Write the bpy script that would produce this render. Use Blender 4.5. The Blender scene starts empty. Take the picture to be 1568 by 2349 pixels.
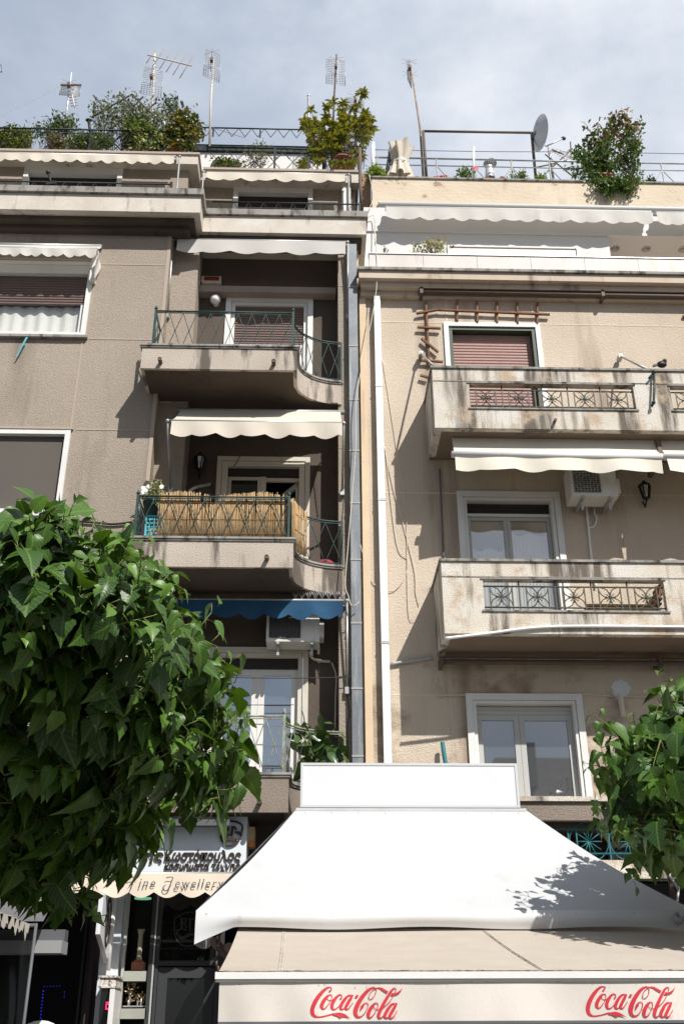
import bpy, math, random
import numpy as np
from mathutils import Vector, Matrix

random.seed(7)
RNG = np.random.default_rng(7)
sc = bpy.context.scene
COL = sc.collection
R = math.radians

# ------------------------------------------------------------------ camera
PITCH, YAW, ROLL, EYE = R(26.889), R(1.849), R(-0.237), 1.6
_fw = Vector((math.sin(YAW)*math.cos(PITCH), math.cos(YAW)*math.cos(PITCH), math.sin(PITCH)))
_r0 = Vector((math.cos(YAW), -math.sin(YAW), 0)); _u0 = _r0.cross(_fw)
_rt = _r0*math.cos(ROLL) + _u0*math.sin(ROLL); _up = _u0*math.cos(ROLL) - _r0*math.sin(ROLL)
cam = bpy.data.cameras.new('camera'); camo = bpy.data.objects.new('camera', cam); COL.objects.link(camo)
m = Matrix((_rt, _up, -_fw)).transposed().to_4x4(); m.translation = (0, 0, EYE)
camo.matrix_world = m
cam.sensor_fit = 'VERTICAL'; cam.sensor_height = 36; cam.lens = 36*2369.9/2348.8
cam.clip_start = .05; cam.clip_end = 2000
sc.camera = camo

# ------------------------------------------------------------------ light
SUN_DIR = Vector((-.56, 1, -1.18)).normalized()          # the way the light travels
SUN_EL = math.asin(-SUN_DIR.z)
SUN_AZ = math.atan2(-SUN_DIR.x, -SUN_DIR.y)              # clockwise from +Y
sun = bpy.data.lights.new('sun', 'SUN'); sun.energy = 5.0; sun.angle = R(.55); sun.color = (1, .965, .915)
suno = bpy.data.objects.new('sun', sun); COL.objects.link(suno)
suno.rotation_euler = SUN_DIR.to_track_quat('-Z', 'Y').to_euler(); suno.location = (8, -12, 22)

w = bpy.data.worlds.new('World'); sc.world = w; w.use_nodes = True
nt = w.node_tree; nt.nodes.clear()
def N(tree, t, **k):
    n = tree.nodes.new(t)
    for a, b in k.items(): setattr(n, a, b)
    return n
def L(tree, a, b): tree.links.new(a, b)
wo = N(nt, 'ShaderNodeOutputWorld')
sky = N(nt, 'ShaderNodeTexSky', sky_type='NISHITA', sun_disc=False, sun_elevation=SUN_EL, sun_rotation=SUN_AZ)
bg1 = N(nt, 'ShaderNodeBackground'); bg1.inputs[1].default_value = .05
L(nt, sky.outputs[0], bg1.inputs[0])
tc = N(nt, 'ShaderNodeTexCoord')
mp = N(nt, 'ShaderNodeMapping'); mp.inputs['Scale'].default_value = (1, 1, 1.9); mp.inputs['Location'].default_value = (.3, .1, .2)
L(nt, tc.outputs['Generated'], mp.inputs[0])
n1 = N(nt, 'ShaderNodeTexNoise'); n1.inputs['Scale'].default_value = 2.7; n1.inputs['Detail'].default_value = 7; n1.inputs['Roughness'].default_value = .56
L(nt, mp.outputs[0], n1.inputs[0])
sep = N(nt, 'ShaderNodeSeparateXYZ'); L(nt, tc.outputs['Generated'], sep.inputs[0])
# clouds are thinner and brighter towards the sun's side of the street
ma = N(nt, 'ShaderNodeMath', operation='MULTIPLY_ADD'); ma.inputs[1].default_value = .55; L(nt, sep.outputs[0], ma.inputs[0]); L(nt, n1.outputs[0], ma.inputs[2])
cr = N(nt, 'ShaderNodeValToRGB')
e = cr.color_ramp.elements
e[0].position = .34; e[0].color = (.36, .42, .53, 1)
e[1].position = .76; e[1].color = (.95, .96, .98, 1)
x = cr.color_ramp.elements.new(.47); x.color = (.46, .52, .62, 1)
x = cr.color_ramp.elements.new(.58); x.color = (.63, .68, .76, 1)
L(nt, ma.outputs[0], cr.inputs[0])
bg2 = N(nt, 'ShaderNodeBackground'); bg2.inputs[1].default_value = 1.0
L(nt, cr.outputs[0], bg2.inputs[0])
# clouds fill the view; sky behind the camera is dimmed to cut ambient light
mr = N(nt, 'ShaderNodeMapRange', interpolation_type='SMOOTHSTEP'); mr.inputs['From Min'].default_value = -.35; mr.inputs['From Max'].default_value = .5
mr.inputs['To Min'].default_value = .42; mr.inputs['To Max'].default_value = .96; L(nt, sep.outputs[1], mr.inputs['Value'])
mx = N(nt, 'ShaderNodeMixShader'); L(nt, mr.outputs[0], mx.inputs[0])
L(nt, bg1.outputs[0], mx.inputs[1]); L(nt, bg2.outputs[0], mx.inputs[2]); L(nt, mx.outputs[0], wo.inputs[0])

sc.view_settings.view_transform = 'Standard'; sc.view_settings.look = 'None'
sc.view_settings.exposure = 0.22; sc.view_settings.gamma = 1
sc.cycles.max_bounces = 8

# ------------------------------------------------------------------ measuring
# survey sheets: scale and origin of the enlargements the measurements were read from
SHEETS = {'1': (.52, 0, 62.72), '2': (.52, 752.64, 62.72), '3': (.52, 0, 533.1), '4': (.52, 752.64, 533.1),
          '5': (.4, 250.9, 909.4), '6': (.52, 752.64, 972.2), 'a': (.32, 376.3, 1348.5), 'b': (.52, 752.64, 1505.3),
          'c': (.36, 0, 1097.6), 'd': (.4, 0, 1818.9), 'e': (.4, 439, 2007), 'f': (.32, 1066.2, 1881.6),
          'k': (.144, 702.5, 2251.6), 'g': (.2, 0, 2007), 's': (.216, 263.4, 1856.5), 'w': (.192, 213.2, 2038.4),
          'r': (.304, 0, 188.2), 'p': (.18, 658.6, 188.2), 'q': (.2, 1254.4, 238.3), 'u': (1, 0, 0)}
def A(s, a, b, Y):
    """sight line through a surveyed point, met with the vertical plane at depth Y -> metres"""
    k, ox, oy = SHEETS[s]
    d = _fw*2369.9 + _rt*(ox + k*a - 784) - _up*(oy + k*b - 1174.4)
    return Vector((0, 0, EYE)) + d*(Y/d.y)
def AX(s, a, b, Y): return A(s, a, b, Y).x
def AZ(s, a, b, Y): return A(s, a, b, Y).z

# ------------------------------------------------------------------ mesh builder
class MB:
    def __init__(s): s.v = []; s.f = []; s.sm = []
    def add(s, vs, fs, smooth=False):
        o = len(s.v); s.v += [tuple(p) for p in vs]; s.f += [tuple(i+o for i in f) for f in fs]; s.sm += [smooth]*len(fs); return s
    def box(s, x0, x1, y0, y1, z0, z1):
        x0, x1 = min(x0, x1), max(x0, x1); y0, y1 = min(y0, y1), max(y0, y1); z0, z1 = min(z0, z1), max(z0, z1)
        return s.add([(x0,y0,z0),(x1,y0,z0),(x1,y1,z0),(x0,y1,z0),(x0,y0,z1),(x1,y0,z1),(x1,y1,z1),(x0,y1,z1)],
                     [(0,3,2,1),(4,5,6,7),(0,1,5,4),(1,2,6,5),(2,3,7,6),(3,0,4,7)])
    def bar(s, a, b, w=.02, h=None):
        """square bar from a to b"""
        a, b = Vector(a), Vector(b); d = (b-a).normalized(); h = h or w
        u = d.cross(Vector((0,0,1)));  u = u.normalized() if u.length > 1e-4 else Vector((1,0,0)); t = u.cross(d)
        vs = [p + u*(i*w/2) + t*(j*h/2) for p in (a, b) for i, j in ((-1,-1),(1,-1),(1,1),(-1,1))]
        return s.add(vs, [(3,2,1,0),(4,5,6,7),(0,1,5,4),(1,2,6,5),(2,3,7,6),(3,0,4,7)])
    def prism(s, poly, z0, z1):
        n = len(poly)
        return s.add([(x,y,z0) for x, y in poly]+[(x,y,z1) for x, y in poly],
                     [tuple(range(n))[::-1], tuple(range(n, 2*n))]+[(i,(i+1)%n,(i+1)%n+n,i+n) for i in range(n)])
    def slab(s, poly, y0, y1):
        """outline in x,z, given thickness in y"""
        n = len(poly)
        return s.add([(x,y0,z) for x, z in poly]+[(x,y1,z) for x, z in poly],
                     [tuple(range(n)), tuple(range(n, 2*n))[::-1]]+[(i,(i+1)%n,(i+1)%n+n,i+n) for i in range(n)])
    def tube(s, pts, r=.02, n=8, r1=None):
        pts = [Vector(p) for p in pts]; k = len(pts); vs = []; fs = []
        ref = Vector((0,0,1)) if abs((pts[-1]-pts[0]).normalized().z) < .9 else Vector((1,0,0))
        for i, p in enumerate(pts):
            d = (pts[min(i+1,k-1)]-pts[max(i-1,0)]).normalized()
            u = d.cross(ref).normalized(); t = u.cross(d)
            rr = r if r1 is None else r + (r1-r)*i/max(k-1,1)
            vs += [p + u*math.cos(2*math.pi*j/n)*rr + t*math.sin(2*math.pi*j/n)*rr for j in range(n)]
        for i in range(k-1):
            fs += [(i*n+j, i*n+(j+1)%n, (i+1)*n+(j+1)%n, (i+1)*n+j) for j in range(n)]
        s.add(vs, fs, True); o = len(s.v)-len(vs)
        s.f += [tuple(o+j for j in range(n))[::-1], tuple(o+(k-1)*n+j for j in range(n))]; s.sm += [False]*2
        return s
    def lathe(s, c, prof, n=20, axis=(0,0,1)):
        """profile of (radius, height) turned about an axis through c"""
        a = Vector(axis).normalized(); u = a.cross(Vector((0,1,.01))).normalized() if abs(a.y) < .9 else Vector((1,0,0)); t = a.cross(u)
        c = Vector(c); vs = []; fs = []; k = len(prof)
        for r, h in prof:
            vs += [c + a*h + (u*math.cos(2*math.pi*j/n) + t*math.sin(2*math.pi*j/n))*max(r, .0004) for j in range(n)]
        for i in range(k-1): fs += [(i*n+j, i*n+(j+1)%n, (i+1)*n+(j+1)%n, (i+1)*n+j) for j in range(n)]
        return s.add(vs, fs, True)
    def ball(s, c, r, n=16, sq=(1,1,1)):
        vs = []; fs = []
        for i in range(n//2+1):
            a = math.pi*i/(n//2)
            for j in range(n):
                b = 2*math.pi*j/n
                vs.append((c[0]+r*sq[0]*math.sin(a)*math.cos(b), c[1]+r*sq[1]*math.sin(a)*math.sin(b), c[2]+r*sq[2]*math.cos(a)))
        for i in range(n//2): fs += [(i*n+j, (i+1)*n+j, (i+1)*n+(j+1)%n, i*n+(j+1)%n) for j in range(n)]
        return s.add(vs, fs, True)
    def grid(s, fn, nu, nv, smooth=True):
        vs = [fn(i/nu, j/nv) for j in range(nv+1) for i in range(nu+1)]
        return s.add(vs, [(j*(nu+1)+i, j*(nu+1)+i+1, (j+1)*(nu+1)+i+1, (j+1)*(nu+1)+i) for j in range(nv) for i in range(nu)], smooth)
    def wall(s, x0, x1, y0, y1, z0, z1, holes):
        """a wall with rectangular openings, built as blocks round them"""
        zs = sorted({z0, z1} | {min(max(h[i], z0), z1) for h in holes for i in (2, 3)})
        for a, b in zip(zs, zs[1:]):
            cut = sorted((max(h[0], x0), min(h[1], x1)) for h in holes if h[2] < (a+b)/2 < h[3])
            x = x0
            for p, q in cut:
                if p > x: s.box(x, p, y0, y1, a, b)
                x = max(x, q)
            if x < x1: s.box(x, x1, y0, y1, a, b)
        return s
    def build(s, name, mat, parent=None, base=None):
        base = Vector(parent['_b']) if parent else Vector(base or (0,0,0))
        me = bpy.data.meshes.new(name)
        me.from_pydata([(p[0]-base[0], p[1]-base[1], p[2]-base[2]) for p in s.v], [], s.f)
        me.polygons.foreach_set('use_smooth', s.sm)
        me.materials.append(mat); me.update()
        o = bpy.data.objects.new(name, me); COL.objects.link(o)
        if parent: o.parent = parent
        else: o.location = base
        o['_b'] = tuple(base); USED.append(o)
        return o
USED = []
def thing(name, label, cat, base, group=None):
    o = bpy.data.objects.new(name, None); COL.objects.link(o); o.location = base; o.empty_display_size = .1
    o['label'] = label; o['category'] = cat; o['_b'] = tuple(base); USED.append(o)
    if group: o['group'] = group
    return o
def solo(mb, name, mat, label, cat, base, group=None):
    o = mb.build(name, mat, None, base); o['label'] = label; o['category'] = cat
    if group: o['group'] = group
    return o

# ------------------------------------------------------------------ materials
def mat(name, col, rough=.8, col2=None, vscale=1.2, streak=None, grain=.12, gscale=90, bump=None, metal=0, spec=.3, patch=None, wave=None, transl=0, patchz=None):
    """col/col2 slow colour drift; streak=(colour, low, high, (sx, sz)) run-down dirt; patch=(colour, low, high, scale); bump=(scale, strength, metres)"""
    M = bpy.data.materials.new(name); M.use_nodes = True; t = M.node_tree; b = t.nodes['Principled BSDF']
    geo = N(t, 'ShaderNodeNewGeometry')
    c = N(t, 'ShaderNodeRGB'); c.outputs[0].default_value = (*col, 1); out = c.outputs[0]
    def noise(scale, mapping=None, detail=4, rough=.55):
        n = N(t, 'ShaderNodeTexNoise'); n.inputs['Scale'].default_value = scale; n.inputs['Detail'].default_value = detail; n.inputs['Roughness'].default_value = rough
        if mapping:
            q = N(t, 'ShaderNodeMapping'); q.inputs['Scale'].default_value = mapping; L(t, geo.outputs['Position'], q.inputs[0]); L(t, q.outputs[0], n.inputs[0])
        else: L(t, geo.outputs['Position'], n.inputs[0])
        return n.outputs[0]
    def ramp(v, lo, hi):
        r = N(t, 'ShaderNodeMapRange'); r.inputs['From Min'].default_value = lo; r.inputs['From Max'].default_value = hi; L(t, v, r.inputs['Value']); return r.outputs[0]
    def mixc(fac, a, bcol, mode='MIX'):
        q = N(t, 'ShaderNodeMix', data_type='RGBA', blend_type=mode); L(t, fac, q.inputs[0]); L(t, a, q.inputs[6])
        if isinstance(bcol, tuple): q.inputs[7].default_value = (*bcol, 1)
        else: L(t, bcol, q.inputs[7])
        return q.outputs[2]
    if col2: out = mixc(ramp(noise(vscale), .35, .65), out, col2)
    if streak:
        sc_, lo, hi, (sx, sz) = streak
        f = ramp(noise(1, (sx, sx, sz), 5, .6), lo, hi)
        out = mixc(f, out, sc_)
    if patch:
        pc, lo, hi, ps = patch
        pf = noise(ps, None, 6, .65)
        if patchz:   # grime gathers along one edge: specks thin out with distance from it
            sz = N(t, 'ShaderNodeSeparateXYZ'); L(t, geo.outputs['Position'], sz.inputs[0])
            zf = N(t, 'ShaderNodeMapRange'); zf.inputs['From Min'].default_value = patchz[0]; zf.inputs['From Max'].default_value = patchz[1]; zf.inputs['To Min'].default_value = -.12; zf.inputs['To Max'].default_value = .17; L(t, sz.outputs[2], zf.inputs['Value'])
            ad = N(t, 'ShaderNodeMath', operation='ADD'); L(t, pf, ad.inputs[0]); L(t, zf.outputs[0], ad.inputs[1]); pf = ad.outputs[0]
        out = mixc(ramp(pf, lo, hi), out, pc)
    if wave:
        wc, ws, axis = wave
        wv = N(t, 'ShaderNodeTexWave', bands_direction=axis); wv.inputs['Scale'].default_value = ws; L(t, geo.outputs['Position'], wv.inputs[0])
        out = mixc(ramp(wv.outputs[1], .0, .3), N_rgb(t, wc), out)
    if grain:
        g = N(t, 'ShaderNodeMapRange'); g.inputs['To Min'].default_value = 1-grain; g.inputs['To Max'].default_value = 1+grain
        g.inputs['From Min'].default_value = .3; g.inputs['From Max'].default_value = .7
        L(t, noise(gscale, None, 3, .7), g.inputs['Value'])
        q = N(t, 'ShaderNodeVectorMath', operation='SCALE'); L(t, out, q.inputs[0]); L(t, g.outputs[0], q.inputs['Scale']); out = q.outputs[0]
    L(t, out, b.inputs['Base Color'])
    b.inputs['Roughness'].default_value = rough; b.inputs['Metallic'].default_value = metal; b.inputs['Specular IOR Level'].default_value = spec
    if bump:
        bs, st, di = bump
        n = N(t, 'ShaderNodeBump'); n.inputs['Strength'].default_value = st; n.inputs['Distance'].default_value = di
        L(t, noise(bs, (1, 1, 1.5), 3, .6), n.inputs['Height']); L(t, n.outputs[0], b.inputs['Normal'])
    if transl:
        tr = N(t, 'ShaderNodeBsdfTranslucent'); L(t, out, tr.inputs[0])
        ms = N(t, 'ShaderNodeMixShader'); ms.inputs[0].default_value = transl
        L(t, b.outputs[0], ms.inputs[1]); L(t, tr.outputs[0], ms.inputs[2]); L(t, ms.outputs[0], t.nodes['Material Output'].inputs[0])
    return M
def N_rgb(t, c):
    n = N(t, 'ShaderNodeRGB'); n.outputs[0].default_value = (*c, 1); return n.outputs[0]

DIRT = (.06, .05, .04)
M_stuccoL = mat('taupe stucco', (.365, .308, .25), .92, (.31, .26, .21), .5, ((.17, .14, .115), .56, .78, (1.6, .2)), .16, 55, (45, .9, .014))
M_jointL = mat('taupe joint', (.40, .33, .265), .9, grain=.08)
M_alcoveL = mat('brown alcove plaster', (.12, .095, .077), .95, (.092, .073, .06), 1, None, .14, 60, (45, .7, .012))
M_fasciaL = mat('balcony plaster', (.50, .44, .375), .92, (.44, .38, .32), 1.2, ((.13, .11, .092), .50, .57, (2.2, .3)), .16, 60, (45, .9, .014))
M_corniceL = mat('weathered cornice paint', (.62, .57, .50), .9, (.52, .47, .40), 2, ((.15, .11, .08), .58, .74, (4.5, .9)), .12, 60, (30, .5, .01), patch=((.62, .60, .56), .60, .66, 1.6))
M_caplL = mat('dirty concrete lip', (.33, .31, .28), .9, (.25, .235, .21), 2.5, ((.05, .045, .04), .50, .66, (7, 2)), .14, 60)
M_soffitL = mat('dark soffit', (.09, .069, .053), .95, (.07, .054, .042), 1, None, .12, 60, patch=((.04, .032, .026), .55, .7, 1.4))  # darker brown than the balcony fascia, with blotches
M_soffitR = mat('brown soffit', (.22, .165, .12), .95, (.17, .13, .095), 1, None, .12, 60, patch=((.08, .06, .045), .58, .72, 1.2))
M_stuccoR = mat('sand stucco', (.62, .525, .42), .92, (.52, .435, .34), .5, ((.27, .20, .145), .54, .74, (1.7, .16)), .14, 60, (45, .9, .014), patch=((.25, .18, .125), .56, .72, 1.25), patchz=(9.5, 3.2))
M_streakR = mat('stained sand plaster', (.60, .53, .43), .92, (.66, .63, .57), 2.2, ((.15, .125, .10), .50, .62, (3.4, .42)), .16, 60, (45, .9, .014), patch=((.48, .375, .27), .53, .66, 3.0))
M_corniceR = mat('sand cornice', (.56, .47, .38), .92, (.5, .41, .32), 2, ((.20, .14, .10), .56, .74, (4, 1.2)), .12, 60)
M_creamR = mat('cream render strip', (.68, .54, .37), .9, (.62, .48, .33), 2, ((.42, .30, .2), .60, .8, (7, .5)), .08, 60)
M_parapetR = mat('peeling cream parapet', (.66, .57, .44), .95, (.60, .50, .38), 1.2, ((.42, .33, .25), .62, .8, (3, .8)), .1, 60, (14, .5, .02), patch=((.36, .28, .2), .64, .67, 2.4))
M_marble = mat('grey marble slab', (.62, .58, .55), .5, (.56, .51, .47), 2.5, ((.45, .36, .30), .60, .78, (3, .8)), .06, 40)
M_white = mat('white painted trim', (.72, .71, .685), .5, (.66, .65, .625), 2, ((.5, .47, .42), .66, .82, (6, .8)), .04)
M_whitewall = mat('white wall paint', (.66, .65, .635), .8, grain=.05, bump=(30, .5, .01))
M_cream = mat('old cream window paint', (.62, .58, .50), .6, (.55, .5, .43), 2, ((.3, .26, .2), .62, .8, (7, 1)), .05)
M_greyalu = mat('grey aluminium frame', (.44, .44, .42), .45, grain=.03)
M_zinc = mat('zinc downpipe', (.20, .215, .23), .55, (.15, .165, .18), 1.8, ((.36, .37, .38), .55, .75, (7, .6)), .1, 30, metal=.35)
M_whitepipe = mat('white plastic pipe', (.84, .84, .83), .4, (.8, .8, .78), 2, ((.6, .58, .54), .66, .8, (9, .5)), .02)
M_steel = mat('galvanised tube', (.45, .45, .44), .45, (.36, .36, .36), 6, grain=.06, metal=.5)
M_darksteel = mat('dark rusty tube', (.10, .085, .075), .6, (.15, .09, .06), 8, grain=.1)
M_rust = mat('rusted mast', (.26, .19, .14), .8, (.38, .33, .28), 9, grain=.1)
M_greeniron = mat('dark green iron paint', (.022, .050, .050), .45, (.035, .07, .065), 9, grain=.08)
M_greenpale = mat('flaking pale green iron', (.30, .34, .28), .7, (.16, .13, .09), 14, grain=.12)
M_blackiron = mat('black iron', (.02, .02, .02), .5, grain=.05)
M_oliveiron = mat('olive iron paint', (.055, .07, .055), .5, (.09, .085, .06), 9, grain=.1)
M_darkgreen = mat('blackish green iron', (.010, .02, .02), .5, grain=.08)
M_turqiron = mat('turquoise iron paint', (.03, .17, .19), .5, grain=.08)
M_shutbrown = mat('brown roller shutter', (.165, .115, .10), .55, (.145, .10, .09), 3, grain=.05)
M_shutpink = mat('faded pink roller shutter', (.42, .265, .23), .6, (.38, .24, .21), 2, grain=.05)
M_shutdark = mat('dark shutter', (.03, .024, .022), .6, grain=.05)
M_greenframe = mat('dark green frame', (.05, .07, .05), .5, grain=.05)
M_mesh = mat('insect screen', (.11, .095, .08), .7, (.095, .085, .075), .8, grain=.06, gscale=200)
M_curtain = mat('white curtain', (.80, .775, .73), .9, grain=.03)
M_clothw = mat('white canvas', (.70, .68, .64), .85, (.65, .62, .57), 1.5, ((.44, .37, .30), .60, .82, (4, .8)), .04, 80, transl=.28)
M_clothcream = mat('cream canvas', (.68, .62, .52), .85, (.64, .575, .48), 1.5, ((.5, .43, .34), .64, .85, (5, .6)), .05, 80, transl=.15)
M_clothoff = mat('off white canvas', (.78, .73, .62), .85, (.74, .69, .58), 1.2, ((.6, .52, .42), .66, .85, (5, .6)), .04, 80, transl=.12)
M_clothblue = mat('faded blue canvas', (.022, .088, .175), .85, (.016, .06, .125), 2, ((.10, .16, .21), .66, .78, (8, .8)), .1, 80, transl=.15)
M_pvc = mat('white tarpaulin', (.52, .528, .535), .5, (.485, .492, .50), 1.3, ((.42, .41, .39), .60, .9, (2.2, .45)), .02, 60, bump=(1.6, .5, .05))
M_pvcv = mat('dirty tarpaulin valance', (.66, .67, .68), .5, (.62, .625, .63), 2, ((.42, .40, .37), .64, .84, (9, .9)), .03, 60, patch=((.2, .17, .14), .74, .80, 9))
M_beige = mat('beige weathered canvas', (.45, .395, .335), .9, (.42, .365, .305), 3, None, .07, 50, patch=((.42, .355, .285), .55, .75, 5))
M_valbeige = mat('pale cream canvas valance', (.70, .65, .59), .85, (.65, .60, .535), 2.5, ((.45, .38, .32), .68, .9, (10, 1)), .04, 70, patch=((.16, .135, .11), .68, .76, 22), patchz=(1.8, 1.985), transl=.08)
M_mould = mat('black mould rim', (.06, .05, .04), .9, (.25, .22, .2), 30, grain=.3)
M_red = mat('red print', (.56, .035, .05), .7, (.5, .03, .045), 5, grain=.03)
M_jewel = mat('pale peach canvas', (.76, .645, .52), .85, grain=.03, transl=.1)
M_ink = mat('slate print', (.08, .10, .11), .7, grain=.03)
M_bronze = mat('dark bronze letters', (.025, .021, .019), .6, (.06, .04, .03), 20, grain=.2)
M_signw = mat('white sign panel', (.66, .67, .685), .35, (.64, .65, .665), 2, None, .01)
M_signgrey = mat('pale sign board', (.66, .70, .73), .5, (.62, .66, .69), 2, None, .02)
M_alu = mat('aluminium edge', (.6, .6, .6), .4, grain=.03, metal=.3)
M_boxgrey = mat('grey cassette', (.11, .11, .12), .5, grain=.04)
M_reed = mat('split reed', (.52, .36, .19), .85, (.40, .265, .13), 14, ((.22, .12, .05), .55, .7, (70, 1.2)), .25, 120)
M_reedtie = mat('reed tie', (.25, .15, .07), .9)
M_turq = mat('turquoise plastic', (.09, .42, .48), .5, grain=.02)
M_potgreen = mat('dark green pot', (.05, .085, .075), .6, grain=.05)
M_terra = mat('terracotta', (.36, .14, .085), .85, (.28, .11, .07), 5, grain=.1)
M_wood = mat('bleached brown wood', (.24, .125, .065), .85, (.15, .08, .05), 8, grain=.2)
M_woodlit = mat('pale wood slat', (.55, .38, .22), .7, (.45, .3, .16), 8, grain=.1)
M_bark = mat('mulberry bark', (.13, .085, .06), .9, (.09, .06, .045), 6, grain=.25, bump=(40, .8, .02))
M_twig = mat('green twig', (.14, .17, .045), .7, grain=.1)
M_twigbrown = mat('brown twig', (.13, .10, .075), .85, grain=.1)
M_acwhite = mat('air conditioner casing', (.68, .67, .63), .5, (.60, .585, .54), 3, ((.4, .34, .27), .62, .8, (9, 2)), .03)
M_acdark = mat('fan grille', (.06, .055, .05), .6, grain=.05)
M_lampglass = mat('opal glass globe', (.80, .79, .74), .25, grain=.0, spec=.5)
M_lantern = mat('black lantern', (.015, .015, .015), .4)
M_redfab = mat('crimson cushion', (.30, .04, .06), .8, grain=.05)
M_dish = mat('grey dish paint', (.60, .61, .62), .55, (.54, .55, .57), 3, grain=.05)
M_cablew = mat('pale cable', (.60, .54, .46), .7)
M_cabled = mat('dark cable', (.05, .042, .036), .7)
M_asphalt = mat('asphalt', (.06, .06, .06), .95, (.05, .05, .05), .5, grain=.3, gscale=150)
M_paving = mat('pavement slabs', (.16, .15, .14), .9, (.12, .115, .105), .8, grain=.12, gscale=60)
M_black = mat('dark shop interior', (.008, .008, .008), .8)
M_charcoal = mat('charcoal door frame', (.045, .045, .048), .45, grain=.04)
M_frost = mat('frosted shelf edge', (.38, .385, .33), .35, (.30, .30, .26), 1.5, grain=.02)
M_gold = mat('gold foil', (.45, .30, .10), .3, (.55, .48, .35), 40, metal=.85, grain=.2)
M_stone = mat('stone column', (.42, .37, .29), .8, grain=.1)
M_orange = mat('orange lens', (.8, .2, .02), .3)
M_ochre = mat('ochre box', (.62, .47, .27), .6, grain=.03)
M_tile = mat('red ridge tile', (.26, .07, .05), .8, (.14, .05, .04), 7, grain=.15)
M_flower = mat('red petals', (.55, .02, .04), .7)
M_flowerw = mat('white petals', (.8, .8, .82), .7)
M_pinkflower = mat('pink petals', (.6, .14, .22), .7)
M_back = mat('far wall', (.5, .42, .34), .9, grain=.05)
M_oppo = mat('opposite facade', (.40, .36, .31), .9, (.34, .30, .26), .6, grain=.05)
M_rooftile = mat('roof tiles', (.20, .16, .14), .9, (.16, .12, .1), 2, grain=.1)

def emit(name, c, s):
    M = bpy.data.materials.new(name); M.use_nodes = True; b = M.node_tree.nodes['Principled BSDF']
    b.inputs['Base Color'].default_value = (*c, 1); b.inputs['Emission Color'].default_value = (*c, 1); b.inputs['Emission Strength'].default_value = s; return M
M_blueled = emit('blue led', (.02, .03, .8), .6)
M_redled = emit('red led', (1, .02, .12), 1.2)
M_greenled = emit('green lamp', (.25, .7, .4), .5)

def glass(name, tint, refl, rough=.02):
    """window glass over a dark room: dark body with a clear coat of reflection"""
    M = bpy.data.materials.new(name); M.use_nodes = True; t = M.node_tree
    d = N(t, 'ShaderNodeBsdfDiffuse'); d.inputs[0].default_value = (*tint, 1)
    g = N(t, 'ShaderNodeBsdfGlossy'); g.inputs['Roughness'].default_value = rough; g.inputs[0].default_value = (.9, .95, 1, 1)
    ms = N(t, 'ShaderNodeMixShader'); ms.inputs[0].default_value = refl
    L(t, d.outputs[0], ms.inputs[1]); L(t, g.outputs[0], ms.inputs[2]); L(t, ms.outputs[0], t.nodes['Material Output'].inputs[0]); return M
G_sky = glass('reflecting window glass', (.05, .065, .08), .42)
G_mid = glass('half reflecting glass', (.05, .055, .06), .25)
G_dark = glass('shop glass', (.008, .008, .008), .035)
def clearsheet():
    M = bpy.data.materials.new('clear plastic sheet'); M.use_nodes = True; t = M.node_tree
    tr = N(t, 'ShaderNodeBsdfTransparent'); tr.inputs[0].default_value = (.75, .75, .75, 1)
    g = N(t, 'ShaderNodeBsdfGlossy'); g.inputs['Roughness'].default_value = .12
    ms = N(t, 'ShaderNodeMixShader'); ms.inputs[0].default_value = .035
    L(t, tr.outputs[0], ms.inputs[1]); L(t, g.outputs[0], ms.inputs[2]); L(t, ms.outputs[0], t.nodes['Material Output'].inputs[0]); return M
M_clear = clearsheet()

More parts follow.
